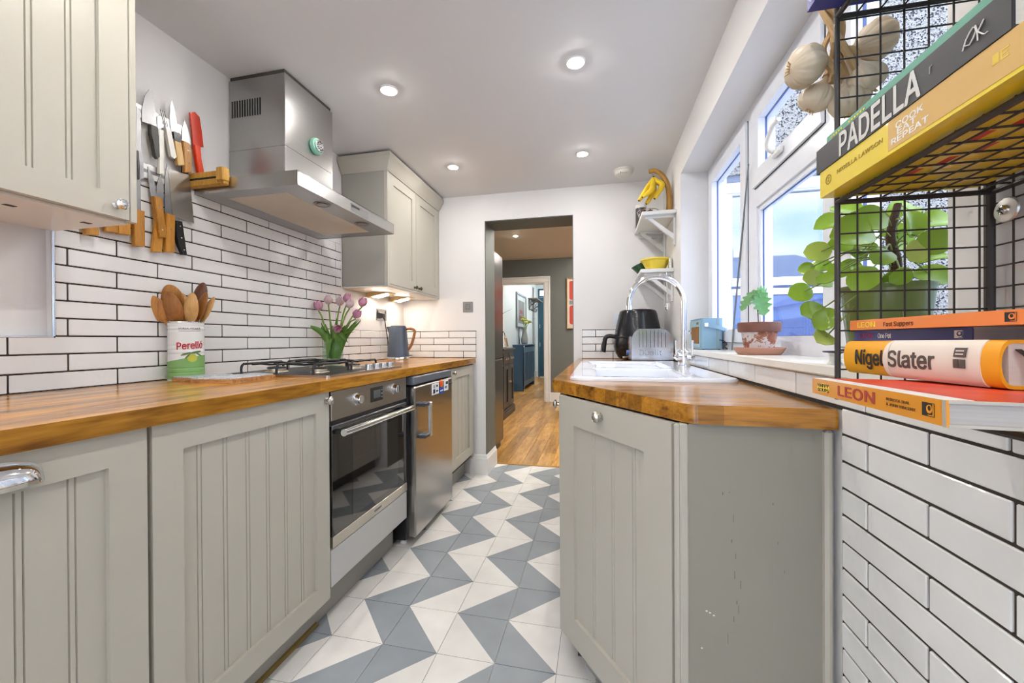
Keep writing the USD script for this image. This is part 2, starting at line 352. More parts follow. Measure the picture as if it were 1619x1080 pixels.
part(wf, 'reveal_lining', cat(cbox(JX0, JX0 + .006, YF + .004, YF2, 0, JZ, 0), cbox(JX1 - .006, JX1, YF + .004, YF2, 0, JZ, 0), cbox(JX0 + .006, JX1 - .006, YF + .004, YF2, JZ - .006, JZ, 0)), GREYWALL, label='dark grey reveal of the opening')
part(wf, 'room_side', cat(cbox(-1.6, JX0, YF2, YF2 + .006, 0, 2.6, 0), cbox(JX1, 1.9, YF2, YF2 + .006, 0, 2.6, 0), cbox(JX0, JX1, YF2, YF2 + .006, JZ, 2.6, 0)), GREYWALL)

WY0, WY1, WZ0, WZ1, WX = -.551, 1.27, 1.026, 2.088, 1.57  # window recess
XO = 1.67
wr = struct('wall_right', 'white window wall with brick-laid glazed tiles below the sill', 'wall')
part(wr, 'plaster', cat(cbox(XR, XO, YB - .15, WY0, 0, ZC, 0), cbox(XR, XO, WY1, YF, 0, ZC, 0), cbox(XR, XO, WY0, WY1, 0, WZ0, 0), cbox(XR, XO, WY0, WY1, WZ1, ZC, 0)), WHITE)
part(wr, 'grout', cat(cbox(XR - .0035, XR, -1.75, -.309, 0, 1.026, 0), cbox(XR - .0035, XR, -.309, YF, WT, 1.026, 0)), GROUT)
RR = .0541
rows = [(.966 - RR * (k + 1), .966 - RR * k) for k in range(18)]
tiles(wr, 'x', XR, -1, [(.9665, 1.0255)], lambda k: run(-1.8, 2, -.385), sbox(-1.75, 0, YF - .01, 1.0255))
tiles(wr, 'x', XR, -1, rows, lambda k: run(-1.8, .2, -.525 if k % 2 == 0 else -.389), sbox(-1.75, .002, -.314, .97))

wb = struct('wall_back', 'white back wall behind the camera with a wide garden doorway', 'wall')
BX0, BX1, BZ = -.45, 1.15, 2.12
part(wb, 'plaster', cat(cbox(XL - .15, BX0, YB - .15, YB, 0, ZC, 0), cbox(BX1, XO, YB - .15, YB, 0, ZC, 0), cbox(BX0, BX1, YB - .15, YB, BZ, ZC, 0)), WHITE)
ce = struct('ceiling', 'smooth white kitchen ceiling with recessed downlights', 'ceiling')
part(ce, 'plasterboard', cbox(XL - .15, XO, YB - .15, YF + .02, ZC, ZC + .12, 0), CEIL)
d1 = struct('door_1', 'white glazed garden doors in the back wall behind the camera', 'door', ((BX0 + BX1) / 2, YB - .1, 0))
for a, b in ((BX0, .35), (.35, BX1)):
    part(d1, 'door_frame', ext_y(sbox(a, 0, b, BZ).difference(sbox(a + .08, .1, b - .08, BZ - .08)), YB - .1, YB - .05), UPVC)
    part(d1, 'pane', cbox(a + .08, b - .08, YB - .078, YB - .072, .1, BZ - .08, 0), pane_mat('window_glass', (.97, .98, 1.0)))

# skirting at the end of the left run and round the opening's corner
def skirting(t, pts_poly, z0=0):
    pass
sk = struct('baseboard_far', 'tall white moulded skirting wrapped round the corner of the opening', 'skirting', (0, YF, 0))
prof = [(0, 0), (.022, 0), (.022, .125), (.019, .133), (.012, .14), (.012, .148), (.006, .16), (0, .165)]
def swept(prof, path):
    """A skirting profile (out, up) swept along a plan path with mitred corners; out is to the right of travel."""
    p = np.array(path, float); rings = []
    for i in range(len(p)):
        d0 = p[i] - p[i - 1] if i else p[1] - p[0]; d1 = p[i + 1] - p[i] if i < len(p) - 1 else p[i] - p[i - 1]
        d0, d1 = d0 / np.linalg.norm(d0), d1 / np.linalg.norm(d1); n0, n1 = np.array([d0[1], -d0[0]]), np.array([d1[1], -d1[0]])
        b = (n0 + n1) / (1 + n0 @ n1); rings.append([(*(p[i] + b * o), z) for o, z in prof])
    r = np.array(rings); k, n = r.shape[:2]; f = []
    for i in range(k - 1):
        for j in range(n):
            q = (j + 1) % n; f += [(i * n + j, (i + 1) * n + j, (i + 1) * n + q), (i * n + j, (i + 1) * n + q, i * n + q)]
    f += [(0, j, j + 1) for j in range(1, n - 1)] + [((k - 1) * n, (k - 1) * n + j + 1, (k - 1) * n + j) for j in range(1, n - 1)]
    m = trimesh.Trimesh(r.reshape(-1, 3), np.array(f), process=False); m.fix_normals(); return m
part(sk, 'skirting_board', swept(prof, [(-.1, YF), (JX0, YF), (JX0, YF2)][:]), TRIM)

# ---------------------------------------------------------------- kitchen window
w1 = struct('window_1', 'white three-part kitchen window with a top-hung vent', 'window', (WX + .03, .36, WZ0))
FX0, FX1 = WX, WX + .06
def ring(y0, y1, z0, z1, wy, wz, x0, x1, wz2=None):
    return ext_x(sbox(y0, z0, y1, z1).difference(sbox(y0 + wy, z0 + wz, y1 - wy, z1 - (wz2 or wz))), x0, x1)
SZ = 1.051
M1, M2, TZ0, TZ1 = (.555, .655), (-.03, .07), 1.645, 1.735
part(w1, 'window_frame', ext_x(sbox(WY0, SZ, WY1, WZ1).difference(unary_union([sbox(M1[1], SZ + .05, WY1 - .075, WZ1 - .06), sbox(M2[1], SZ + .045, M1[0], TZ0), sbox(M2[1], TZ1, M1[0], WZ1 - .055), sbox(WY0 + .06, SZ + .045, M2[0], WZ1 - .06)])), FX0, FX1), UPVC)
GLASS = pane_mat('window_glass'); BLUEG = mat('blue_grey_seal', C(84, 104, 160), .5)
for y0, y1, z0, z1, dx in ((M1[1], WY1 - .075, SZ + .05, WZ1 - .06, -.012), (M2[1], M1[0], TZ1, WZ1 - .055, -.012), (WY0 + .06, M2[0], SZ + .045, WZ1 - .06, -.012)):
    s = part(w1, 'sash', ring(y0 - .012, y1 + .012, z0 - .012, z1 + .012, .062, .062, FX0 + dx, FX0 + .05), UPVC)
    part(w1, 'gasket', ring(y0 - .0145, y1 + .0145, z0 - .0145, z1 + .0145, .0022, .0022, FX0 - .002, FX0), RUBBER)
    part(w1, 'glazing_bead', ring(y0 + .0485, y1 - .0485, z0 + .0485, z1 - .0485, .003, .003, FX0 + .014, FX0 + .021), BLUEG)
    part(w1, 'pane', cbox(FX0 + .022, FX0 + .028, y0 + .05, y1 - .05, z0 + .05, z1 - .05, 0), GLASS)
part(w1, 'glazing_bead', ring(M2[1] - .001, M1[0] + .001, SZ + .044, TZ0 + .001, .02, .02, FX0 + .008, FX0 + .034), UPVC)
part(w1, 'gasket', ring(M2[1] + .0185, M1[0] - .0185, SZ + .0625, TZ0 - .0185, .003, .003, FX0 + .016, FX0 + .021), BLUEG)
part(w1, 'pane', cbox(FX0 + .022, FX0 + .028, M2[1] + .02, M1[0] - .02, SZ + .064, TZ0 - .02, 0), GLASS)
hd = part(w1, 'handle', cat(cbox(FX0 - .03, FX0 - .012, .28, .345, TZ1 + .012, TZ1 + .036, .005), tube(curve([(FX0 - .026, .325, TZ1 + .03), (FX0 - .045, .33, TZ1 + .05), (FX0 - .05, .31, TZ1 + .075), (FX0 - .05, .27, TZ1 + .098), (FX0 - .046, .235, TZ1 + .1)], 16), [.009] * 4 + [.008] * 12, 10)), MIDWHITE, label='white lever handle of the vent')
ws = struct('trim_1', 'white window sill board above a single row of tiles', 'window sill', (1.48, .36, SZ))
part(ws, 'sill_board', cbox(1.398, WX, WY0 - .004, WY1, SZ - .025, SZ, .004), mat('white_sill', C(232, 228, 220), .25, var=.02))
# ---------------------------------------------------------------- cupboard doors, knobs and handles
def door(t, o, n, w, h, stile, rail, grooves=(), name='door', th=.022, rec=.011, m=None):
    """A framed cupboard door whose front-lower-start corner is o; n the outward direction. The panel is set back, grooves are pairs of cut lines."""
    m = m or CAB; ez = np.array(n, float) / np.linalg.norm(n); ey = np.array([0, 0, 1.]); ex = np.cross(ey, ez)
    fr = ext(sbox(0, 0, w, h).difference(sbox(stile, rail, w - stile, h - rail)), th, -th)
    d = part(t, name, frame(fr, o, ex, ey, ez), m)
    a, b = stile - .006, w - stile + .006; top = [(a, -rec)]; g = .0019
    for c in grooves:
        for q in (c - .0055, c + .0055): top += [(q - g, -rec), (q, -rec - .0042), (q + g, -rec)]
    top += [(b, -rec)]
    pan = ext([(a, -th + .003)] + [(b, -th + .003)] + top[::-1], h - 2 * rail + .01)
    pan = frame(pan, (0, rail - .005, 0), (1, 0, 0), (0, 0, 1), (0, -1, 0))
    pan = move(pan, (0, h - 2 * rail + .01, 0))
    part(d, 'panel', frame(pan, o, ex, ey, ez), m, smooth=False)
    return d
def knob(d, p, n, r=.0165, m=None, reach=.03):
    """A turned knob with a ribbed rim; p on the door face."""
    prof = [(0, 0), (r * .72, 0), (r * .72, .002), (r * .42, .005), (r * .36, reach * .4), (r * .5, reach * .5), (r * .96, reach * .58), (r, reach * .66), (r * .96, reach * .74), (r * .8, reach * .82), (r * .77, reach * .8),
            (r * .6, reach * .9), (r * .57, reach * .88), (r * .3, reach * .97), (0, reach)]
    return part(d, 'knob', lathe(prof, 28, p, n), m or NICKEL, label='round ribbed metal knob')

# ---------------------------------------------------------------- left run: base units
XD = -.06                                            # plane of the door fronts
def carcass(t, y0, y1, z0=.15, z1=.916, name='body'):
    return part(t, name, cbox(XL + .01, XD - .024, y0 + .001, y1 - .001, z0, z1, 0), CABDARK)
c1 = thing('base_cabinet', 'grey base cupboard with a curved chrome cup handle on its boarded door', 'base cabinet', (-.4, -.84, .15), 'grey base cupboards')
carcass(c1, -1.145, -.5365)
d = door(c1, (XD, -1.141, .134), (1, 0, 0), .599, .781, .071, .07, [.187, .259, .331, .403, .475])
# cup handle: a hollow half dome, open below
u = np.linspace(0, math.pi, 33); vv = np.linspace(0, math.pi / 2, 12)
cup = [[(XD + .0015 + .031 * math.sin(b) * max(.02, math.sin(a)) ** .55, -.782 - .064 * math.cos(a), .858 + .040 * math.cos(b) * max(.02, math.sin(a)) ** .5) for b in vv] for a in u]
hn = part(d, 'cup_handle', sheet(cup, .003), CHROME, label='chrome half-round cup handle')
part(hn, 'flange', ext_x([(-.782 - .071 * math.cos(a), .856 + .0475 * max(0, math.sin(a)) ** .6) for a in np.linspace(0, math.pi, 25)], XD + .0002, XD + .0028), CHROME)
c2 = thing('base_cabinet', 'wide grey base cupboard with a boarded door between the oven and the cup-handled cupboard', 'base cabinet', (-.4, -.23, .15), 'grey base cupboards')
carcass(c2, -.5355, .074)
d = door(c2, (XD, -.5315, .134), (1, 0, 0), .604, .781, .069, .07, [.1165, .188, .2595, .331, .4025, .474]); knob(d, (XD, .058, .884), (1, 0, 0))
c3 = thing('base_cabinet', 'narrow grey base cupboard between the small fridge and the end wall', 'base cabinet', (-.4, 1.6, .15), 'grey base cupboards')
carcass(c3, 1.345, 1.868)
d = door(c3, (XD, 1.349, .185), (1, 0, 0), .478, .722, .085, .07, [.16, .24, .32]); knob(d, (XD, 1.378, .875), (1, 0, 0))
part(c3, 'filler_strip', cbox(XD - .02, XD - .002, 1.829, 1.867, .15, .915, .001), CAB)
kb = thing('kickboard', 'grey kickboard under the near base cupboards', 'kickboard', (-.15, -.25, 0))
part(kb, 'board', cbox(-.165, -.147, -1.3, .695, .001, .149, .001), mat('kickboard_paint', C(160, 157, 150), .5, var=.03))
part(kb, 'edge_bead', ext_y([(-.147, .001), (-.133, .001), (-.135, .007), (-.14, .011), (-.147, .012)], -1.3, .1), wood('brown_bead', C(104, 84, 40), C(140, 116, 62), 'y', .4, 20), label='brown wooden bead at the foot of the kickboard')
kb2 = thing('kickboard', 'short pale kickboard under the narrow cupboard past the fridge', 'kickboard', (-.15, 1.6, 0))
part(kb2, 'board', cbox(-.165, -.147, 1.33, 1.868, .001, .149, .001), MATS['kickboard_paint'])

wt = thing('worktop', 'long oak worktop carrying the hob, kettle and tulips', 'worktop', (-.37, .3, .918))
part(wt, 'board', ext([(XL + .008, -1.3), (-.04, -1.3), (-.04, 1.85), (-.07, 1.882), (XL + .008, 1.882)], WTT - .003, .918), OAK)
part(wt, 'eased_edge', cat(ext([(XL + .009, -1.299), (-.0405, -1.299), (-.0405, 1.85), (-.0705, 1.8815), (XL + .009, 1.8815)], .0015, WT - .003), ext([(XL + .01, -1.297), (-.042, -1.297), (-.042, 1.849), (-.072, 1.88), (XL + .01, 1.88)], .0015, WT - .0015)), OAK)

# ---------------------------------------------------------------- built-in oven
OVY0, OVY1 = .082, .682
OVGLASS = mat('oven_black_glass', C(20, 18, 17), .035, spec=.9, var=.05, coat=.6)
ov = thing('oven', 'built-in steel electric oven with a black glass door and bar handle', 'oven', (-.35, .38, .31))
part(ov, 'body', cbox(XL + .05, XD - .02, OVY0, OVY1, .31, .913, 0), DARKSTEEL)
cp = part(ov, 'control_panel', cbox(XD - .02, XD + .003, OVY0, OVY1, .8, .914, .002), mat('oven_steel', (.46, .43, .40), .3, 1.0, var=.06, vscale=6, stretch=(1, .05, 1)))
for y, z in ((.238, .862), (.545, .868)):
    k = part(cp, 'knob', lathe([(0, 0), (.026, 0), (.026, .004), (.021, .006), (.0195, .026), (.0175, .029), (0, .029)], 32, (XD + .003, y, z), 'x'), CHROME, label='round control knob')
    part(k, 'pointer', cbox(XD + .006, XD + .034, y - .004, y + .004, z - .018, z + .018, .0015), CHROME)
ds = part(cp, 'display', cbox(XD + .001, XD + .0045, .345, .448, .83, .895, .0008), mat('display_black', C(24, 24, 28), .08, coat=.5))
part(ds, 'screen', cbox(XD + .004, XD + .0052, .368, .425, .845, .882, 0), mat('display_grey', C(92, 96, 96), .1))
for q in range(3): part(ds, 'button', cbox(XD + .004, XD + .0055, .4325, .4425, .842 + .016 * q, .848 + .016 * q, .001), mat('button_grey', C(120, 120, 122), .4))
part(ov, 'air_gap', cbox(XD - .025, XD - .006, OVY0, OVY1, .782, .8, 0), BLACK)
dr = part(ov, 'oven_door', cbox(XD - .02, XD + .002, OVY0 + .003, OVY1 - .001, .358, .781, .002), OVGLASS)
part(dr, 'inner_window', cbox(XD + .0005, XD + .0026, OVY0 + .13, OVY1 - .09, .385, .715, 0), mat('oven_window_glass', C(34, 30, 28), .03, spec=1.0, coat=1.0))
part(dr, 'top_rail', cbox(XD - .015, XD + .004, OVY0 + .003, OVY1 - .001, .765, .782, .002), DARKSTEEL)
br = part(dr, 'bar_handle', tube([(-.008, OVY0 + .005, .758), (-.008, OVY1 - .03, .758)], .0135, 20), CHROME, label='thick round steel bar handle')
for y in (OVY0 + .03, OVY1 - .06): part(br, 'bracket', cbox(XD + .001, -.006, y - .011, y + .011, .748, .768, .003), BLACK)
bt = part(ov, 'bottom_trim', cbox(XD - .02, XD + .004, OVY0 + .003, OVY1 - .001, .314, .357, .0015), mat('oven_trim_steel', (.6, .57, .5), .24, 1.0, var=.15, vscale=12, stretch=(1, .3, 1)))
part(bt, 'badge', cbox(XD + .0035, XD + .0048, .37, .43, .331, .34, 0), DARKSTEEL, label='small dark maker badge')
ob = thing('drawer_front', 'plain pale grey panel below the oven', 'drawer front', (-.07, .38, .17))
part(ob, 'front', cbox(XD - .02, XD, OVY0 - .003, OVY1 + .002, .168, .309, .0015), mat('pale_panel_paint', C(196, 195, 193), .4, var=.01))
part(ob, 'carcass_rail', cbox(XL + .05, XD - .021, OVY0, OVY1, .15, .305, 0), CABDARK)

# ---------------------------------------------------------------- undercounter fridge
FY0, FY1, FX = .712, 1.262, -.022
FRIDGE = mat('fridge_steel', (.42, .40, .38), .24, 1.0, var=.06, vscale=2.5, stretch=(1, 1, .35))
fr = thing('fridge', 'low stainless undercounter fridge with a square bar handle', 'fridge', (-.3, .99, 0))
part(fr, 'cabinet_body', cbox(XL + .06, -.085, FY0 + .004, FY1 - .004, .025, .86, .003), BLACK)
part(fr, 'lid', cbox(XL + .06, FX - .006, FY0, FY1, .866, .912, .006), mat('fridge_lid', C(96, 100, 108), .35, var=.03))
part(fr, 'gap_strip', cbox(-.086, -.07, FY0 + .006, FY1 - .006, .856, .868, 0), BLACK)
fd = part(fr, 'door', cbox(-.068, FX, FY0, FY1, .048, .858, .007), FRIDGE)
part(fd, 'door_edge', cbox(-.082, -.064, FY0 + .003, FY1 - .003, .05, .856, .002), mat('fridge_seal', C(60, 58, 58), .5))
hb = part(fd, 'bar_handle', cbox(.012, .03, FY0 + .085, FY0 + .11, .575, .765, .004), mat('pale_handle_steel', (.78, .77, .75), .35, 1.0), label='upright square steel handle')
for z in (.585, .757): part(hb, 'bracket', cbox(FX, .024, FY0 + .03, FY0 + .11, z - .009, z + .009, .002), mat('handle_bracket', C(58, 60, 70), .35))
for y in (FY0 + .03, FY1 - .03): part(fr, 'foot', lathe([(0, .001), (.018, .001), (.02, .008), (.014, .014), (.01, .03), (0, .03)], 16, (-.11, y, 0)), MIDWHITE)
def magnet(label, y0, y1, z0, z1, m, marks=()):
    t = thing('fridge_magnet', label, 'magnet', (FX, (y0 + y1) / 2, z0), 'magnets on the small fridge')
    b = part(t, 'plate', cbox(FX + .0002, FX + .004, y0, y1, z0, z1, .001), m)
    for (a, b_, c_, d_, mm) in marks: part(t, 'mark', cbox(FX + .0035, FX + .0045, a, b_, c_, d_, 0), mm)
INK = mat('dark_ink', C(40, 38, 40), .6); BLUEI = mat('blue_enamel', C(30, 70, 170), .4); ORANGE = mat('orange_enamel', C(228, 96, 32), .4); CARD = mat('white_card', C(225, 227, 230), .5)
magnet('white card magnet printed with small dark figures on the fridge door', .93, 1.03, .782, .848, CARD, [(.942, .97, .79, .815, INK), (.984, 1.016, .796, .806, INK), (.946, .952, .82, .842, INK), (.964, .97, .82, .842, INK), (.99, 1.01, .825, .838, INK)])
magnet('orange and blue figure magnet between two pale fridge magnets', 1.045, 1.1, .775, .815, BLUEI, [(1.05, 1.095, .79, .798, CARD)])
t_ = thing('fridge_magnet', 'round orange magnet above the blue one on the fridge', 'magnet', (FX, 1.07, .82), 'magnets on the small fridge'); part(t_, 'plate', lathe([(0, 0), (.024, 0), (.026, .002), (.02, .006), (0, .008)], 20, (FX, 1.072, .838), 'x'), ORANGE)
magnet('pale grey picture magnet nearest the narrow cupboard', 1.115, 1.185, .785, .85, CARD, [(1.122, 1.16, .8, .815, mat('grey_ink', C(120, 124, 130), .6)), (1.14, 1.178, .825, .842, INK)])
magnet('small dark maker plate at the far corner of the fridge', 1.2, 1.25, .815, .828, INK)

# ---------------------------------------------------------------- wall cupboards
def wall_unit(name, label, y0, y1, z0, z1, xf, loc):
    t = thing(name, label, 'wall cabinet', loc); return t
u1 = thing('wall_cabinet', 'big grey wall cupboard close to the camera with a boarded door and chrome knob', 'wall cabinet', (-.53, -.7, 1.453))
XU = -.37
part(u1, 'body', cbox(XL + .008, XU - .022, -1.05, -.3455, 1.4555, ZC - .012, .001), CAB)
part(u1, 'underside', cbox(XL + .01, XU - .03, -1.04, -.349, 1.447, 1.4552, .001), mat('warm_white_board', C(228, 222, 214), .3, var=.01), label='white underside board')
part(u1, 'face_post', cbox(XU - .021, XU, -.362, -.3445, 1.449, ZC - .012, .002), CAB)
d = door(u1, (XU, -.962, 1.453), (1, 0, 0), .597, .84, .067, .066, [.111, .1835, .256, .3285, .401, .473]); knob(d, (XU, -.3955, 1.487), (1, 0, 0), .0155, CHROME, .034)
part(u1, 'stile_far', cbox(XU - .021, XU, -1.05, -.964, 1.453, ZC - .012, .001), CAB)
for y in (-.55, -.40): part(u1, 'screw_cap', cbox(-.50, -.485, y, y + .02, 1.4462, 1.4472, 0), INK)

u2 = thing('wall_cabinet', 'grey two-door wall cupboard with a cornice above the kettle', 'wall cabinet', (-.53, 1.47, 1.456))
Y0, Y1 = 1.05, 1.885
part(u2, 'body', cbox(XL + .004, XU - .022, Y0, Y1, 1.462, 2.2, .001), mat('grey_cabinet_side', C(160, 157, 148), .4, var=.02))
part(u2, 'underside', cbox(XL + .006, XU - .004, Y0 + .004, Y1, 1.452, 1.4615, .001), MATS['warm_white_board'], label='white underside board')
part(u2, 'face_frame', ext_x(sbox(Y0, 1.455, Y1, 2.2).difference(unary_union([sbox(Y0 + .019, 1.47, 1.459, 2.19), sbox(1.466, 1.47, Y1 - .02, 2.19)])), XU - .021, XU + .001), CAB)
for a, b, ky in ((Y0 + .0215, 1.4565, 1.428), (1.4685, Y1 - .0225, 1.5)):
    d = door(u2, (XU, a, 1.473), (1, 0, 0), b - a, .714, .062, .062, th=.02, rec=.008); knob(d, (XU, ky, 1.493), (1, 0, 0), .0135, mat('dark_bronze', C(92, 86, 70), .3, .9), .028)
cor = [(0, 2.19), (.004, 2.19), (.006, 2.2), (.012, 2.206), (.02, 2.225), (.034, 2.25), (.046, 2.264), (.046, 2.288), (0, 2.288)]
part(u2, 'cornice', swept([(o, z) for o, z in cor], [(XL + .004, Y0), (XU, Y0), (XU, Y1)]), CAB)
part(u2, 'top_board', cbox(XL + .004, XU, Y0, Y1, 2.2, 2.215, 0), CABDARK)
def under_light(label, y):
    t = thing('cupboard_light', label, 'light', (-.6, y, 1.42), 'wedge lights under the wall cupboard')
    part(t, 'wedge_body', ext_y([(XL + .012, 1.4515), (XL + .012, 1.424), (XL + .03, 1.42), (-.52, 1.449), (-.52, 1.4515)], y - .055, y + .055), mat('oak_veneer', C(206, 172, 112), .45))
    part(t, 'lamp_panel', frame(ext([(-.04, 0), (.04, 0), (.012, .1), (-.012, .1)], .002), (XL + .05, y, 1.4208), (0, 1, 0), (.985, 0, .166), (.166, 0, -.985)), emit('cupboard_lamp', (1, .9, .78), UNDERLIGHT), label='lit lamp panel')
under_light('lit wedge light under the wall cupboard, above the tulips', 1.37)
under_light('lit wedge light under the wall cupboard, above the kettle and socket', 1.69)

# ---------------------------------------------------------------- extractor hood
hd_ = thing('extractor_hood', 'brushed steel chimney extractor hood over the hob', 'extractor hood', (-.5, .42, 1.71))
HX, HY0, HY1, HZ0, HZ1 = -.2, .083, .825, 1.713, 1.77
chim = part(hd_, 'chimney', cbox(XL + .004, -.4, .246, .563, HZ1 - .004, 2.284, .002), STEELV)
part(hd_, 'ceiling_gap_collar', cbox(XL + .006, -.408, .252, .557, 2.283, ZC, 0), CABDARK)
part(chim, 'vent_grille', cat(*[cbox(XL + .02 + .0135 * k, XL + .026 + .0135 * k, .2445, .2475, 2.115, 2.19, 0) for k in range(12)]), BLACK, label='row of dark vent slots', kind='stuff')
part(chim, 'seam', cbox(XL + .004, -.399, .2452, .5638, 1.965, 1.9665, 0), DARKSTEEL)
can = part(hd_, 'canopy', cat(ext_x(sbox(HY0, HZ0, HY1, HZ1).difference(sbox(HY0 + .002, HZ0 - .01, HY1 - .002, HZ1 - .003)), XL + .004, HX), cbox(HX - .003, HX, HY0, HY1, HZ0, HZ1, .0005), cbox(XL + .004, XL + .01, HY0, HY1, HZ0, HZ1, 0),
      ext(sbox(XL + .006, HY0 + .002, HX - .003, HY1 - .002).difference(sbox(-.60, HY0 + .07, -.31, HY1 - .07)), .004, HZ0 + .002)), STEEL)
FILT = mat('filter_mesh', C(204, 195, 180), .5, .15, var=.14, vscale=5, bump=.0008, bscale=260)
for k in range(2): part(can, 'grease_filter', cbox(-.60, -.31, HY0 + .07 + .3005 * k, HY0 + .07 + .3 * (k + 1), HZ0 + .001, HZ0 + .006, .001), FILT, label='pale stained grease filter')
for y in (HY0 + .22, HY1 - .22):
    lp = part(can, 'hood_lamp', lathe([(.0, .0), (.028, .0), (.03, -.002), (.034, -.003), (.036, -.001), (.036, .004), (0, .004)], 28, (-.262, y, HZ0 + .0015)), DARKSTEEL)
    part(lp, 'lens', lathe([(0, 0), (.022, 0), (.022, .002), (0, .002)], 24, (-.262, y, HZ0 - .0022)), mat('unlit_lens', C(150, 146, 136), .2))
part(can, 'control_strip', cbox(HX - .001, HX + .0006, .42, .565, 1.722, 1.756, 0), mat('control_steel', (.5, .5, .5), .15, 1.0))
part(can, 'slider_slot', cbox(HX, HX + .0012, .43, .49, 1.742, 1.75, 0), BLACK)
tm = thing('kitchen_timer', 'round mint green kitchen timer stuck on the hood chimney', 'timer', (-.4, .43, 2.04))
part(tm, 'case', lathe([(0, 0), (.034, 0), (.038, .004), (.039, .014), (.036, .021), (.031, .024), (0, .024)], 36, (-.4, .43, 2.045), 'x'), mat('mint_enamel', C(132, 186, 160), .35))
part(tm, 'dial', lathe([(0, .024), (.028, .024), (.029, .03), (.025, .033), (0, .034)], 32, (-.4, .43, 2.045), 'x'), CHROME)
part(tm, 'face', cat(*[frame(cbox(-.0008, .0008, .016, .023, .0338, .0352, 0), (-.4, .43, 2.045), (0, math.cos(a), -math.sin(a)), (0, math.sin(a), math.cos(a)), (1, 0, 0)) for a in np.arange(12) * math.pi / 6]), INK)
part(tm, 'pointer', lathe([(0, .0335), (.009, .0335), (.008, .042), (0, .044)], 20, (-.4, .43, 2.045), 'x'), CHROME)

# ---------------------------------------------------------------- magnetic knife racks and knives (blades hang flat on the strips)
def rack(label, y0, y1, z0, z1):
    t = thing('knife_rack', label, 'knife rack', (XL, (y0 + y1) / 2, z0), 'magnetic knife strips')
    part(t, 'strip', cbox(XL + .0085, XL + .02, y0, y1, z0, z1, .002), mat('satin_steel', (.62, .62, .61), .3, 1.0, var=.08)); part(t, 'magnet_band', cbox(XL + .012, XL + .0206, y0 + .004, y1 - .004, (z0 + z1) / 2 - .006, (z0 + z1) / 2 + .006, 0), DARKSTEEL)
    part(t, 'fixing', cat(cbox(XL, XL + .01, y0 + .02, y0 + .04, z0 + .01, z1 - .01, 0), cbox(XL, XL + .01, y1 - .04, y1 - .02, z0 + .01, z1 - .01, 0)), DARKSTEEL)
rack('upper magnetic knife strip on the plaster above the tiles', -.30, .05, 1.917, 1.966)
rack('lower magnetic knife strip holding the cleaver and wood-handled knives', -.31, .055, 1.705, 1.762)
BLADE = mat('knife_steel', (.33, .33, .335), .4, 1.0, var=.15, vscale=14, stretch=(1, 1, .2)); BLADE2 = mat('dull_knife_steel', (.3, .3, .31), .38, 1.0, var=.2, vscale=10)
WHITEH = mat('white_handle', C(226, 224, 218), .35); WOODH = wood('ochre_handle', C(170, 110, 30), C(206, 146, 56), 'z', .42, 26, rand=.12); PALEH = wood('pale_handle', C(186, 146, 84), C(216, 182, 122), 'z', .45, 26)
XK = XL + .0208
def knife(label, blade, handle, bm, hm, name='kitchen_knife', ferrule=None, rivets=(), hx=.016, bt=.0022, group='knives on the wall'):
    c = np.mean(handle, 0); t = thing(name, label, 'knife', (XK, c[0], c[1]), group)
    part(t, 'blade', ext_x(blade, XK, XK + bt), bm)
    hp = Polygon(handle).buffer(.003, quad_segs=4).buffer(-.0015) if len(handle) < 7 else Polygon(handle)
    h = part(t, 'handle', cat(ext_x(hp, XK + .002, XK + hx - .002), ext_x(hp.buffer(-.002), XK + .0005, XK + hx)), hm)
    if ferrule: part(h, 'ferrule', ext_x(ferrule, XK, XK + hx + .0005), BLACK)
    for y, z in rivets: part(h, 'rivet', lathe([(0, 0), (.0035, 0), (.003, .0012), (0, .0015)], 12, (XK + hx - .0003, y, z), 'x'), CHROME)
    return t
knife('broad chef\'s knife with a black handle, high beside the wall cupboard', [(-.118, 1.905), (-.118, 1.95), (-.108, 2.005), (-.094, 2.035), (-.084, 2.04), (-.078, 2.01), (-.071, 1.95), (-.069, 1.912)],
      [(-.1, 1.902), (-.074, 1.905), (-.07, 1.86), (-.068, 1.8), (-.076, 1.787), (-.086, 1.795), (-.092, 1.84), (-.1, 1.87)], BLADE, mat('charcoal_handle', C(64, 62, 58), .45), group=None)
knife('slim knife with a plain steel handle hanging half hidden by the wall cupboard', [(-.138, 1.79), (-.124, 1.79), (-.1205, 1.88), (-.124, 1.94), (-.135, 1.95)], [(-.136, 1.79), (-.123, 1.79), (-.12, 1.70), (-.133, 1.69)], BLADE2, BLADE2, group=None, hx=.012)
knife('long white-handled knife hanging from the upper strip', [(-.068, 1.9), (-.052, 1.9), (-.052, 1.95), (-.06, 1.962), (-.068, 1.95)], [(-.069, 1.9), (-.052, 1.903), (-.053, 1.742), (-.068, 1.736)], BLADE, WHITEH, group=None, hx=.013)
fk = thing('carving_fork', 'small two-pronged fork with a white handle on the upper strip', 'fork', (XK, -.03, 1.82))
part(fk, 'tines', cat(*[tube(curve([(XK + .003, -.036 + s, 1.925), (XK + .004, -.042 + s * 1.5, 1.95), (XK + .003, -.05 + s * 1.6, 1.984)], 8), .0017, 6) for s in (-.0045, 0, .0045)], cbox(XK, XK + .004, -.043, -.031, 1.915, 1.932, .001)), BLADE)
part(fk, 'handle', ext_x(Polygon([(-.044, 1.92), (-.03, 1.922), (-.01, 1.826), (-.016, 1.817), (-.026, 1.82)]).buffer(.002), XK + .001, XK + .014), WHITEH)
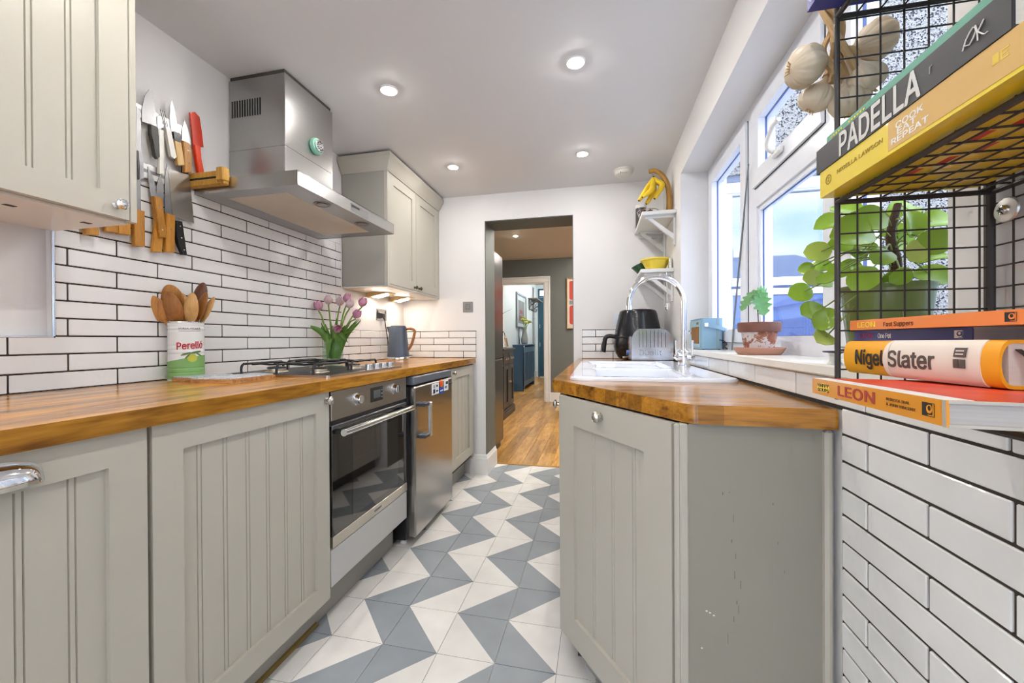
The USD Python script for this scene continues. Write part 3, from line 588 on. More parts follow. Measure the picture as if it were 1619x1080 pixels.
knife('slender pointed knife with a black collar and pale wooden handle', [(-.019, 1.92), (-.024, 1.975), (-.021, 2.02), (-.015, 2.046), (-.006, 2.02), (.004, 1.97), (.007, 1.922)], [(-.016, 1.89), (.008, 1.892), (.021, 1.806), (-.002, 1.796)], BLADE, PALEH,
      ferrule=[(-.02, 1.918), (.006, 1.924), (.009, 1.888), (-.0165, 1.885)], group=None)
knife('short wide-bladed knife with a riveted wooden handle beside the red one', [(.02, 1.897), (.024, 1.955), (.032, 1.995), (.045, 1.965), (.058, 1.92), (.058, 1.905)], [(.018, 1.9), (.042, 1.9), (.05, 1.868), (.048, 1.788), (.024, 1.78)], BLADE, wood('tan_handle', C(160, 106, 44), C(198, 146, 76), 'z', .42, 26), rivets=[(.036, 1.87), (.037, 1.822)], group=None)
RED = mat('orange_red_enamel', C(206, 52, 18), .4, var=.03)
knife('orange-red cook\'s knife in a matching red guard', [(.052, 2.034), (.072, 2.046), (.091, 2.036), (.1, 1.98), (.107, 1.919), (.064, 1.903), (.06, 1.96)], [(.063, 1.907), (.086, 1.909), (.09, 1.86), (.104, 1.795), (.082, 1.786), (.07, 1.85)], RED, mat('bright_red_handle', C(226, 66, 20), .35), group=None, bt=.006)
def plain_knife(label, y0, y1, z0, z1, tip, lean=0., rv=(), bm=BLADE2, hx=.016):
    """A wood-handled knife: handle (y0-y1, z0-z1), blade up to the height tip."""
    w = (y1 - y0); a = lean; top = z1
    knife(label, [(y0 + a + w * .1, top - .01), (y1 + a - w * .05, top - .01), (y1 + a * 1.6 - w * .1, tip - .04), (y0 + a * 2 + w * .35, tip), (y0 + a * 1.6 + w * .12, tip - .05)],
          [(y0 + a, top), (y1 + a, top), (y1, z0 + .004), (y0, z0)], bm, WOODH, rivets=[(y0 + w / 2 + a * f, z0 + (top - z0) * f) for f in rv], group=None, hx=hx)
plain_knife('wood-handled knife with two rivets hung above a second like handle', -.076, -.052, 1.497, 1.642, 1.75, -.016, (.2, .75), hx=.022)
plain_knife('wood-handled knife hanging lowest, behind the riveted one', -.094, -.063, 1.44, 1.56, 1.74, .012, hx=.012)
plain_knife('thin long-bladed knife with a wooden handle next to the cleaver', -.05, -.02, 1.449, 1.594, 1.79, .003, (.6,))
for n_, (a, b, z, tp, lab) in enumerate(((-.289, -.257, 1.453, 1.78, 'wooden knife handle below the wall cupboard, nearest the niche'), (-.237, -.205, 1.476, 1.79, 'shortest of the wooden knife handles peeping under the wall cupboard'), (-.201, -.166, 1.478, 1.77, 'wooden knife handle third along under the wall cupboard'), (-.153, -.122, 1.447, 1.76, 'long wooden knife handle showing past the wall cupboard corner'))):
    plain_knife(lab, a, b, z, z + .13, tp, 0)
cl = thing('cleaver', 'broad square steel cleaver on the lower strip', 'cleaver', (XK, .02, 1.68))
part(cl, 'blade', ext_x([(-.032, 1.771), (.05, 1.779), (.067, 1.59), (-.016, 1.597)], XK, XK + .003), mat('cleaver_steel', (.42, .4, .37), .3, 1.0, var=.25, vscale=9)); part(cl, 'handle', ext_x(Polygon([(.03, 1.77), (.046, 1.77), (.05, 1.86), (.034, 1.86)]).buffer(.002), XK - .012, XK - .0002), BLACK)
knife('black-handled carving knife with three rivets below the cleaver', [(-.03, 1.76), (-.02, 1.765), (.012, 1.57), (-.012, 1.572)], [(-.013, 1.578), (.013, 1.58), (.02, 1.53), (.03, 1.452), (.012, 1.45), (-.006, 1.49), (-.012, 1.53)], BLADE, BLACK, rivets=[(.004, 1.56), (.008, 1.515), (.018, 1.47)], group=None, hx=.014)
sl = thing('wooden_slicer', 'small yellow wooden slicer block with a dark slot fixed at the hood corner', 'slicer', (-.6, .07, 1.74))
part(sl, 'block', cbox(-.695, -.515, .058, .0825, 1.733, 1.792, .005), BEECH); part(sl, 'slot', cbox(-.683, -.555, .0565, .06, 1.76, 1.767, 0), BLACK); part(sl, 'end_stop', cbox(-.55, -.512, .05, .0825, 1.745, 1.802, .005), BEECH)
# ---------------------------------------------------------------- on the left worktop
TX, TY, TR, TH = -.635, -.001, .056, .222
tn = thing('olive_tin', 'white and green catering olive tin holding wooden spoons', 'tin', (TX, TY, WT))
TINW = mat('tin_white', C(228, 228, 224), .3, var=.01); TING = mat('tin_green', C(124, 168, 96), .35, var=.04)
ribs = lambda z: -.0012 if any(abs(z - q) < .0018 for q in (.012, .03, .046, .1, .116, .132, .19, .205)) else 0
zs = np.unique(np.concatenate([np.linspace(.002, TH - .004, 75)]))
part(tn, 'can', lathe([(0, .002), (TR - .004, .002), (TR, 0), (TR + .0015, .001)] + [(TR + ribs(z), z) for z in zs if z > .004] + [(TR + .0015, TH - .003), (TR + .001, TH), (TR - .002, TH), (TR - .0025, TH - .004), (TR - .003, .008), (0, .006)], 64, (TX, TY, WT)), TINW)
a = np.linspace(-math.pi, math.pi, 97); top = .082 + .012 * np.sin(a + .9)
g = [[(TX + (TR + .0005 + ribs(z)) * math.cos(t), TY + (TR + .0005 + ribs(z)) * math.sin(t), WT + z) for z in np.concatenate([np.linspace(.004, .05, 27), np.linspace(.052, h, 8)])] for t, h in zip(a, top)]
part(tn, 'green_label', sheet(g, .0006), TING, label='green lower half of the label with a curved edge')
part(tn, 'rim', lathe([(TR - .001, TH - .002), (TR + .002, TH - .002), (TR + .002, TH + .001), (TR - .001, TH + .001), (TR - .001, TH - .002)], 64, (TX, TY, WT)), CHROME)
def wrap(m, t0, z0, R=TR + .0004, slope=0.):
    m = m.subdivide_to_size(.004); v = m.vertices.copy(); th = t0 + v[:, 0] / R; r = R + v[:, 2]
    m.vertices = np.stack([TX + r * np.cos(th), TY + r * np.sin(th), WT + z0 + v[:, 1] + slope * v[:, 0]], 1); return m
A0 = math.radians(-39)
part(tn, 'lettering', wrap(words('Perelló', .026, .086, True, .0006), A0 - math.radians(29), .117, slope=.07), mat('tin_red', C(190, 30, 44), .4), label='red brand lettering')
part(tn, 'small_print', cat(wrap(words('GORDAL PICANTE', .0065, .07, False, .0005), A0 - math.radians(22), .1935), wrap(cbox(0, .07, 0, .0008, 0, .0005, 0), A0 - math.radians(22), .187)), INK)
ol = part(tn, 'olive_picture', wrap(ext(affinity.scale(Point(0, 0).buffer(.0155), 1, .98), .0008), A0 + math.radians(19), .084), mat('olive_yellow', C(186, 184, 60), .4, var=.1), label='printed yellow-green olive')
lf = lambda x, y, L, r: affinity.translate(affinity.rotate(affinity.scale(Point(0, 0).buffer(1), L, L * .22), r, origin=(0, 0)), x, y)
part(ol, 'olive_sprig', wrap(ext(unary_union([lf(-.02, .016, .016, 20), lf(-.014, .008, .013, 50), lf(.012, .022, .02, 12), lf(.024, .012, .012, -30), sbox(-.03, .018, .02, .0195)]), .0009), A0 + math.radians(19), .084), mat('sprig_green', C(96, 120, 70), .5))

SPX = np.array([.977, .211, 0]); SPY = np.array([-.211, .977, 0])
def spoon(label, px, py, w, l, depth, tone, slot=False, flat=.35, roll=0.):
    """A wooden spoon: bowl centre at a lateral offset and height over the worktop, leaning in the tin."""
    base = np.array([TX, TY, WT + .012]) - SPX * float(np.clip(px * .6, -.038, .038)) - SPY * float(np.clip(depth * .4, -.03, .03)); c = np.array([TX, TY, 0]) + SPX * px + SPY * depth + np.array([0, 0, WT + py])
    ax = (c - base) / np.linalg.norm(c - base); n = -SPY * math.cos(roll) + SPX * math.sin(roll); n = n - ax * (n @ ax); n /= np.linalg.norm(n); sd = np.cross(n, ax)
    t = thing('wooden_spoon', label, 'spoon', base, 'wooden spoons in the olive tin')
    bm = trimesh.creation.icosphere(3, 1.0); q = bm.vertices.copy(); e = q[:, 2] * (1 + .0 * q[:, 2]); wf = 1 - .16 * q[:, 2]
    dish = np.clip(1 - (q[:, 0] ** 2 + q[:, 2] ** 2), 0, 1)
    q = np.stack([q[:, 0] * w / 2 * wf, q[:, 1] * .005 - .012 * flat * dish * 2 + .0, q[:, 2] * l / 2], 1); bm.vertices = q
    bm = frame(bm, c, sd, -n, ax); b = part(t, 'bowl', bm, tone, smooth=60)
    h = tube([base, base + ax * .04, c - ax * l * .62, c - ax * l * .42], [.0055, .006, .0062, .0085], 10)
    part(t, 'shaft', h, tone)
SW = [wood('spoon_wood', C(150, 92, 34), C(198, 140, 66), 'z', .5, 22), wood('spoon_wood_pale', C(176, 128, 70), C(212, 170, 108), 'z', .5, 22), wood('spoon_wood_dark', C(70, 40, 22), C(112, 66, 38), 'z', .5, 22), wood('spoon_wood_brown', C(120, 72, 26), C(168, 108, 46), 'z', .5, 22)]
K = .00246
def sp(label, x, y, w, l, depth, tone, **k): spoon(label, (x - 293) * K - .83 * depth, (600 - y) * K, w * K, l * K, depth, SW[tone], **k)
sp('dark-edged wooden spoon at the back on the niche side of the tin', 258, 475, 26, 50, -.022, 3, roll=.3)
sp('broad flat wooden spatula behind the round-bowled spoon', 272, 475, 38, 48, -.024, 0, flat=.15)
sp('big round-bowled brown spoon at the front of the tin', 273, 488, 30, 50, -.045, 3, flat=.6)
sp('low spoon leaning outermost to the niche side', 251, 490, 24, 44, -.05, 0, roll=.3)
sp('narrow spoon just behind the pale one', 288, 488, 22, 48, -.012, 1, roll=.25)
sp('pale wooden spoon upright at the centre of the tin', 301, 488, 24, 48, -.034, 1, flat=.5)
sp('dark chocolate-brown spoon standing highest at the back', 316, 466, 23, 44, .03, 2)
sp('mid brown spoon leaning towards the hob, in front of the dark one', 318, 484, 22, 48, .008, 3, roll=-.35)
sp('outermost light spoon leaning to the hob side with an open bowl', 329, 488, 20, 44, .03, 1, roll=-.5)

def mosaic_board(label, pts, z, tone):
    t = thing('serving_board', label, 'board', (np.mean([p[0] for p in pts]), np.mean([p[1] for p in pts]), z), 'patterned boards beside the hob')
    P0 = Polygon(pts).buffer(.012, quad_segs=3).buffer(-.006)
    part(t, 'wooden_base', cat(ext(P0, .012, z), ext(P0.buffer(-.004), .003, z + .0115)), wood('bark_wood', C(120, 66, 26), C(200, 150, 92), 'x', .6, 34))
    top = P0.buffer(-.005); tl = []
    x0, y0, x1, y1 = top.bounds; s = .021
    for i in range(int((x1 - x0) / s) + 1):
        for j in range(int((y1 - y0) / s) + 1):
            q = sbox(x0 + s * i + .0006, y0 + s * j + .0006, x0 + s * (i + 1) - .0006, y0 + s * (j + 1) - .0006).intersection(top)
            if q.is_empty or q.area < 8e-5 or q.geom_type != 'Polygon': continue
            part(t, 'tile', ext(q, .004, z + .0142), mat('blue_white_tile', C(196, 200, 204), .2, var=.5, vscale=160, rand=.2), smooth=False)
mosaic_board('rough wooden board topped with blue and white tiles, nearest the tin', [(-.60, -.075), (-.50, -.09), (-.475, .05), (-.57, .075)], WT, 0)
mosaic_board('rough wooden board topped with blue and white tiles, against the hob', [(-.465, -.115), (-.315, -.1), (-.33, .1), (-.44, .118)], WT, 0)

hb_ = thing('gas_hob', 'four-burner gas hob with black pan supports and steel knobs', 'hob', (-.36, .43, WT))
part(hb_, 'steel_plate', cat(ext(rrect(.51, .6, .012, -.36, .43), .008, WT), ext(rrect(.502, .592, .01, -.36, .43), .002, WT + .0075)), mat('hob_steel', (.5, .48, .45), .22, 1.0, var=.1, vscale=6))
part(hb_, 'black_tray', ext(rrect(.46, .5, .02, -.372, .40), .0016, WT + .009), BLACKMETAL)
for k, (x, y, r) in enumerate(((-.47, .265, .036), (-.25, .265, .03), (-.47, .53, .03), (-.25, .515, .026))):
    b = part(hb_, 'burner', lathe([(0, .0), (r * 1.3, 0), (r * 1.25, .004), (r, .006), (r, .016), (0, .016)], 28, (x, y, WT + .0105)), mat('burner_alloy', (.6, .52, .4), .35, .9, var=.2, vscale=70))
    part(b, 'burner_cap', lathe([(0, 0), (r * 1.05, 0), (r * 1.1, .003), (r * .9, .007), (0, .0075)], 28, (x, y, WT + .0265)), BLACKMETAL)
for k, (y0, y1) in enumerate(((.155, .385), (.41, .62))):
    x0, x1 = -.575, -.165; zt = WT + .05; bars = []
    for x in (x0 + .03, (x0 + x1) / 2, x1 - .03):
        bars.append(tube(curve([(x, y0, WT + .011), (x, y0 + .002, zt - .012), (x, y0 + .012, zt - .001), (x, y0 + .03, zt), (x, y1 - .03, zt), (x, y1 - .012, zt - .001), (x, y1 - .002, zt - .012), (x, y1, WT + .011)], 36), .0048, 8))
    for y in (y0 + .055, y1 - .055):
        for a_, b_ in ((x0 + .03, x0 + .12), ((x0 + x1) / 2 - .09, (x0 + x1) / 2 + .09), (x1 - .12, x1 - .03)): bars.append(tube([(a_, y, zt - .004), ((a_ + b_) / 2, y, zt - .001), (b_, y, zt - .004)], .0042, 8))
    part(hb_, 'pan_support', cat(*bars), BLACKMETAL, label='black bent-bar pan support')
for y in (.475, .54, .605, .67):
    k = part(hb_, 'knob', lathe([(0, .0), (.022, 0), (.022, .003), (.019, .004), (.0185, .022), (.0165, .0245), (0, .0245)], 26, (-.145, y, WT + .0095)), mat('satin_knob', (.72, .73, .75), .25, 1.0)); part(k, 'pointer', cbox(-.161, -.129, y - .0012, y + .0012, WT + .034, WT + .0345, 0), BLACK)

# ---------------------------------------------------------------- tulips in a glass jar
VX, VY = -.592, .812
VG = usdkit.material(stage, '/World/Looks/vase_glass', {'g': ('glass_bsdf', {'roughness': 0.0, 'IOR': 1.45, 'color': (.96, .99, .97)}), 't': ('transparent_bsdf', {'color': (.93, .97, .95)}), 'm': ('mix_closure', {'fac': .35})}, [('t.BSDF', 'm.closure1'), ('g.BSDF', 'm.closure2')], surface='m.closure')
vs = thing('glass_vase', 'clear glass jar of water holding the pink tulips behind the hob', 'vase', (VX, VY, WT))
part(vs, 'jar', lathe([(0, .001), (.05, .001), (.056, .006), (.058, .02), (.058, .11), (.05, .125), (.05, .14), (.052, .144), (.049, .144), (.0465, .14), (.0465, .125), (.0545, .109), (.0545, .02), (.05, .008), (0, .006)], 40, (VX, VY, WT)), VG)
part(vs, 'water', lathe([(0, .007), (.049, .009), (.0535, .02), (.0535, .085), (0, .085)], 32, (VX, VY, WT)), usdkit.material(stage, '/World/Looks/vase_water', {'g': ('glass_bsdf', {'roughness': 0.0, 'IOR': 1.15, 'color': (.93, .98, .92)}), 't': ('transparent_bsdf', {'color': (.9, .97, .88)}), 'm': ('mix_closure', {'fac': .2})}, [('t.BSDF', 'm.closure1'), ('g.BSDF', 'm.closure2')], surface='m.closure'))
def leafy(name, a, b, rough=.45, trans=.25, vs_=18):
    n = {'geo': ('geometry', {}), 'n': ('noise_texture', {'scale': float(vs_), 'detail': 3.0}), 'm': ('mix_color', {'a': a, 'b': b}), 'oi': ('object_info', {}), 'mr': ('map_range', {'to_min': .85, 'to_max': 1.15}), 'hv': ('hsv', {}),
         'p': ('principled_bsdf', {'roughness': rough}), 't': ('translucent_bsdf', {}), 'x': ('mix_closure', {'fac': trans})}
    MATS[name] = usdkit.material(stage, f'/World/Looks/{name}', n, [('geo.position', 'n.vector'), ('n.fac', 'm.fac'), ('oi.random', 'mr.value'), ('mr.result', 'hv.value'), ('m.result', 'hv.color'), ('hv.color', 'p.base_color'), ('hv.color', 't.color'), ('p.BSDF', 'x.closure1'), ('t.BSDF', 'x.closure2')], surface='x.closure')
    return MATS[name]
TULIPL = leafy('tulip_leaf', C(84, 128, 48), C(128, 164, 72)); TULIPP = leafy('tulip_pink', C(206, 116, 160), C(240, 200, 214), .45, .3, 60); TULIPW = leafy('tulip_cream', C(232, 216, 210), C(240, 206, 214), .45, .3, 60); STEMG = leafy('tulip_stem', C(120, 158, 70), C(150, 182, 96))
def blade_leaf(p0, p1, p2, w, side, fold=.25, nu=12, nv=5, tipw=0.05):
    """A strap leaf along p0-p1-p2, width w, spread along side."""
    path = curve([p0, p1, p2], nu); path = path if len(path) <= 40 else path[:40]; k = len(path); side = np.array(side, float); side /= np.linalg.norm(side); g = []
    t = np.gradient(path, axis=0)
    for i in range(k):
        s = i / (k - 1); ww = w / 2 * max(tipw, math.sin(math.pi * min(1, (.18 + .82 * s))) ** .8); n = np.cross(t[i], side); n /= np.linalg.norm(n) + 1e-9
        g.append([path[i] + side * ww * v + n * fold * ww * v * v for v in np.linspace(-1, 1, nv)])
    return sheet(g, .0012)
KV = .00375
def tulip(label, x, y, depth, open_, m, lx=0, r=.024):
    head = np.array([VX, VY, WT]) + SPX * (x - 528) * KV + SPY * depth + np.array([0, 0, (576 - y) * KV]); base = np.array([VX, VY, WT + .016]) - SPX * (x - 528) * KV * .12
    t = thing('tulip', label, 'tulip', base, 'tulips in the jar'); neck = np.array([VX, VY, WT + .142]) + SPX * np.clip((x - 528) * KV * .3, -.03, .03) + SPY * depth * .3
    path = curve([base, neck, neck + (head - neck) * .6 + np.array([0, 0, .012]), head - np.array([0, 0, r * .9])], 24); part(t, 'stem', tube(path, .0042, 8), STEMG)
    d = path[-1] - path[-2]; d = d / np.linalg.norm(d) * .6 + np.array([0, 0, .4]); d /= np.linalg.norm(d); ex = np.cross(d, (0, 1, 0)); ex /= np.linalg.norm(ex); ey = np.cross(d, ex)
    for k in range(6):
        a0 = k * math.pi / 3 + lx; inner = k % 2; g = []
        for u_ in np.linspace(0, 1, 8):
            rr = r * (1 - .12 * inner) * (math.sin(min(1, u_ * 1.9) * math.pi / 2) ** .75 * (1 - (.72 - .5 * open_) * max(0, u_ - .45) ** 1.6 * 2.2)); hgt = -r * .95 + u_ * r * 2.5; hw = .62 * math.sin(math.pi * (.12 + .86 * u_)) ** .7
            g.append([head + d * hgt + (ex * math.cos(a0 + v * hw) + ey * math.sin(a0 + v * hw)) * (rr + .0015 * abs(v)) for v in np.linspace(-1, 1, 6)])
        part(t, 'petal', sheet(g, .001), m, smooth=60)
    return t, base, neck, head
TU = [('fully pink open tulip nearest the hob end', 509.8, 484, -.03, .5, TULIPP), ('pale pink tulip second along from the hob end', 519, 474, .02, .1, TULIPW), ('cream tulip bud in the middle', 536, 476, .03, .0, TULIPW), ('tall pink tulip highest of the bunch', 551, 472, 0, .2, TULIPP),
      ('pale lilac-pink tulip just below the tallest', 558, 481, -.03, .05, TULIPW), ('pink tulip farthest out towards the kettle', 574.5, 478, .0, .1, TULIPP), ('pink tulip drooping towards the socket', 567, 497, -.02, .3, TULIPP), ('pink and white tulip hanging low over the jar\'s rim', 541.6, 519, -.06, .3, TULIPP)]
for k, (lab, x, y, dp, op, m) in enumerate(TU):
    t, b, nk, h = tulip(lab, x, y, dp, op, m, k * .4)
    for q in range(4):
        a_ = rnd.uniform(-.6, .6); o = SPX * ((x - 528) * KV * .45 + rnd.uniform(-.025, .025)) + SPY * rnd.uniform(-.03, .02)
        if q: part(t, 'leaf', blade_leaf(nk - (0, 0, .1), nk + o * .5 + (0, 0, .03), nk + o * (1.1 + .25 * q) + (0, 0, rnd.uniform(.05, .14)), .03, SPX * math.cos(a_) + SPY * math.sin(a_)), TULIPL, smooth=60)
        elif k in (0, 4): part(t, 'leaf', blade_leaf(nk - (0, 0, .02), nk + SPX * (-.035 if k == 0 else .02) - SPY * .02 + (0, 0, .055), nk + SPX * (-.115 if k == 0 else .075) - SPY * .03 + (0, 0, .1 if k == 0 else -.005), .038, SPX * .5 + np.array([0, 0, .8])), TULIPL, smooth=60)
        elif k == 7: part(t, 'leaf', blade_leaf(nk - SPY * .02, nk - SPY * .055 + (0, 0, .012), nk - SPY * .062 - SPX * .012 + (0, 0, -.1), .036, SPX), TULIPL, smooth=60)

# ---------------------------------------------------------------- kettle, socket, switches
KX, KY = -.575, 1.56
kt = thing('kettle', 'slate blue cordless kettle with a wooden handle', 'kettle', (KX, KY, WT))
SLATE = mat('slate_blue_enamel', C(84, 96, 112), .33, var=.02)
part(kt, 'base', lathe([(0, 0.001), (.082, .001), (.084, .005), (.083, .018), (.08, .022), (0, .022)], 40, (KX, KY, WT)), CHROME, label='shiny power base')
bd = part(kt, 'body', lathe([(0, .0225), (.081, .0225), (.083, .027), (.064, .245), (.062, .252), (.06, .254), (0, .256)], 48, (KX, KY, WT)), SLATE)
part(bd, 'lid', lathe([(0, .255), (.055, .255), (.056, .259), (.05, .262), (0, .263)], 36, (KX, KY, WT)), mat('slate_dark', C(66, 74, 86), .35)); part(bd, 'spout', trimesh.convex.convex_hull(np.array([KX, KY, WT]) + np.array([(.0, -.04, .215), (.0, .04, .215), (0, -.03, .253), (0, .03, .253), (.062, -.012, .185), (.062, .012, .185), (.088, -.01, .252), (.088, .01, .252), (.06, -.03, .253), (.06, .03, .253)]) @ np.array([[-.977, -.211, 0], [.211, -.977, 0], [0, 0, 1]])), SLATE)
s_ = SPX; kc = np.array([KX, KY, WT])
part(kt, 'handle', tube(curve([kc + s_ * .058 + (0, 0, .236), kc + s_ * .095 + (0, 0, .238), kc + s_ * .128 + (0, 0, .222), kc + s_ * .126 + (0, 0, .195), kc + s_ * .105 + (0, 0, .12), kc + s_ * .078 + (0, 0, .075)], 30), .0105, 12), wood('walnut_handle', C(110, 66, 34), C(168, 112, 66), 'z', .4, 30), label='angled brown wooden handle')
part(kt, 'emblem', lathe([(0, 0), (.007, 0), (.007, .001), (.0045, .0012), (.0045, .0004), (0, .0004)], 20, kc + np.array([.62, -.78, 0]) * .0795 + (0, 0, .05), (.62, -.78, .08)), CHROME, label='small round silver emblem')
part(kt, 'toggle', cbox(KX + .078, KX + .1, KY + .025, KY + .042, WT + .028, WT + .034, .002), BLACK)
part(kt, 'cord', tube(curve([(XL + .055, 1.487, 1.275), (XL + .06, 1.49, 1.21), (XL + .06, 1.515, 1.12), (-.645, 1.53, 1.03), (-.652, 1.535, .972), (-.655, 1.55, .968)], 30), .0032, 8), BLACK)
def plate(name, label, cat_, o, ex, ez, w, h, group=None):
    t = thing(name, label, cat_, o, group); m = cat(ext(rrect(w, h, .004), .004), ext(rrect(w - .004, h - .004, .003), .0015, .0035)); part(t, 'face_plate', frame(m, o, ex, (0, 0, 1), ez), STEEL); return t
so = plate('double_socket', 'brushed steel double wall socket behind the kettle', 'socket', np.array([XL, 1.527, 1.306]), (0, 1, 0), (1, 0, 0), .146, .086)
for y in (1.49, 1.564):
    part(so, 'pin_hole', cat(cbox(XL + .004, XL + .0056, y - .0025, y + .0025, 1.307, 1.316, 0), cbox(XL + .004, XL + .0056, y - .014, y - .0055, 1.287, 1.291, 0), cbox(XL + .004, XL + .0056, y + .0055, y + .014, 1.287, 1.291, 0)), BLACK)
    part(so, 'rocker', cbox(XL + .004, XL + .0085, y + (.012 if y > 1.5 else -.022), y + (.022 if y > 1.5 else -.012), 1.318, 1.338, .001), BLACK)
pg = thing('mains_plug', 'black mains plug with its cable in the kettle socket', 'plug', (XL + .03, 1.49, 1.3)); part(pg, 'body', trimesh.convex.convex_hull(np.array([(XL + .006, 1.466 + a, 1.275 + b) for a in (0, .046) for b in (0, .05)] + [(XL + .05, 1.474 + a, 1.28 + b) for a in (0, .03) for b in (0, .03)])), BLACK); part(pg, 'strain_relief', tube([(XL + .04, 1.488, 1.285), (XL + .055, 1.487, 1.262)], [.007, .0045], 8), BLACK)
SATIN = mat('satin_plate', (.6, .59, .57), .45, .85)
sw = plate('light_switch', 'square steel light switch on the end wall beside the opening', 'switch', np.array([-.117, YF, 1.382]), (1, 0, 0), (0, -1, 0), .088, .088); part(sw, 'rocker', cbox(-.131, -.103, YF - .011, YF - .004, 1.366, 1.398, .002), mat('rocker_steel', (.4, .4, .39), .3, 1.0)); part(sw, 'inner_frame', frame(ext(rrect(.04, .044, .003).difference(rrect(.031, .035, .002)), .0008), (-.117, YF - .0048, 1.382), (1, 0, 0), (0, 0, 1), (0, -1, 0)), DARKSTEEL)
sw2 = plate('wall_socket', 'dark steel socket half hidden behind the air fryer', 'socket', np.array([1.105, YF, 1.252]), (1, 0, 0), (0, -1, 0), .088, .088); part(sw2, 'plug', cbox(1.085, 1.125, YF - .04, YF - .0045, 1.225, 1.268, .004), BLACK)

# ---------------------------------------------------------------- ceiling fittings
def downlight(label, x, y, z=ZC, first=None):
    if first: return copy_of(first, (x, y, z), label)
    t = thing('downlight', label, 'ceiling light', (x, y, z), 'recessed downlights')
    part(t, 'trim_ring', lathe([(.028, -.001), (.03, -.0055), (.037, -.0065), (.0415, -.004), (.0425, 0), (.026, 0), (.028, -.001)], 40, (x, y, z)), TRIM)
    part(t, 'lamp', lathe([(0, -.0125), (.011, -.012), (.019, -.0098), (.0248, -.0058), (.0265, -.001), (0, -.0005)], 32, (x, y, z)), emit('downlight_lamp', DOWNLIGHT_COLOR, DOWNLIGHT), label='glowing lamp face'); return t
DL = downlight('lit recessed downlight above the hob side, nearest the hood chimney', -.036, .485)
downlight('lit recessed downlight on the window side, nearer the camera', .845, .488, first=DL)
downlight('lit recessed downlight in front of the two-door wall cupboard', -.034, 1.341, first=DL)
downlight('lit recessed downlight near the smoke alarm', .844, 1.343, first=DL)
for k, (x, y) in enumerate(((-.036, -.37), (.845, -.37), (-.036, -1.225), (.845, -1.225), (-.036, -2.08), (.845, -2.08), (-.036, -2.93), (.845, -2.93))): downlight('lit downlight overhead out of frame, %s pair from the hood, on the %s side' % (('first', 'second', 'third', 'fourth')[k // 2], ('hob', 'window')[k % 2]), x, y, first=DL)
sm = thing('smoke_alarm', 'round white smoke alarm on the ceiling above the shelves', 'smoke alarm', (1.12, 1.665, ZC)); part(sm, 'housing', lathe([(0, -.042), (.04, -.041), (.058, -.034), (.064, -.016), (.064, -.012), (.069, -.01), (.07, 0), (0, 0)], 44, (1.12, 1.665, ZC)), mat('aged_white_plastic', C(212, 208, 198), .4)); part(sm, 'vent_slots', cat(*[cbox(1.095 + .008 * k, 1.099 + .008 * k, 1.61, 1.62, ZC - .036, ZC - .028, 0) for k in range(6)]), INK)
# ---------------------------------------------------------------- window-side base units and worktop
CRN, END = (.80, .14), (1.10, -.275)                  # ends of the slanting door
AN = (-.81, -.586, 0)
r1 = thing('base_cabinet', 'grey slant-fronted end cupboard under the window-side worktop with a boarded door', 'base cabinet', (1.1, .1, 0))
d = door(r1, (CRN[0], CRN[1], .1), AN, .505, .812, .0905, .088, [.187, .2785, .366]); knob(d, (CRN[0] + .586 * .238, CRN[1] - .81 * .238, .88), AN, .0165)
part(r1, 'hinge_post', frame(cbox(.509, .524, .1, .914, -.02, .0, .004), (CRN[0], CRN[1], 0), (.586, -.81, 0), (0, 0, 1), AN), CAB)
part(r1, 'carcass', ext([(CRN[0] + .022, CRN[1] - .002), (CRN[0] + .34, CRN[1] - .435 + .03), (CRN[0] + .355, CRN[1] - .42 + .03), (CRN[0] + .042, CRN[1] + .012)], .78, .12), CABDARK)
part(r1, 'corner_post', cbox(1.112, 1.13, -.285, -.262, .001, .915, .003), CAB)
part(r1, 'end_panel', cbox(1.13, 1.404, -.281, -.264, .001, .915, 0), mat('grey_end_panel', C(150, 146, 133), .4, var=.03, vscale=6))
part(r1, 'wall_scribe', cbox(1.394, 1.4105, -.296, -.264, .001, .915, .006), CAB)
SC = [(1.2, .76, .004, .010), (1.214, .765, .003, .004), (1.222, .70, .002, .03), (1.218, .655, .004, .012), (1.226, .62, .003, .02), (1.224, .575, .003, .03), (1.236, .555, .003, .03), (1.222, .48, .003, .02), (1.228, .52, .004, .014), (1.232, .50, .0025, .03), (1.21, .43, .002, .04), (1.3, .745, .004, .008), (1.31, .66, .002, .012), (1.322, .60, .002, .01)]
part(r1, 'paint_scuffs', cat(*[cbox(x, x + w * .5, -.2813, -.2808, z, z + h * .6, 0) for x, z, w, h in SC]), mat('scuff_brown', C(122, 114, 98), .7), label='small brown chips and drips in the paint', kind='stuff')
part(r1, 'pale_chips', cat(*[cbox(x, x + .004, -.2814, -.2808, z, z + .003, 0) for x, z in ((1.155, .41), (1.165, .495), (1.172, .492), (1.18, .487), (1.405, .87))]), TRIM, kind='stuff')
part(r1, 'kickboard', frame(cbox(.07, .5, .001, .099, -.075, -.06, 0), (CRN[0], CRN[1], 0), (.586, -.81, 0), (0, 0, 1), AN), MATS['kickboard_paint'])
r2 = thing('base_cabinet', 'grey base cupboards under the sink, seen edge-on, with a knob by the corner', 'base cabinet', (1.1, 1.0, 0))
for k in range(3):
    a = .155 + .575 * k; w = .568; d = door(r2, (CRN[0] - .0, a + w, .1), (-1, 0, 0), w, .812, .075, .08, [.14, .21, .28, .35, .42])
    knob(d, (CRN[0], a + (.05 if k == 0 else w - .05), .872), (-1, 0, 0), .0165)
part(r2, 'body', cat(cbox(CRN[0] + .024, CRN[0] + .04, .155, 1.88, .1, .915, 0), cbox(CRN[0] + .06, CRN[0] + .075, .155, 1.88, .001, .099, 0)), CABDARK)
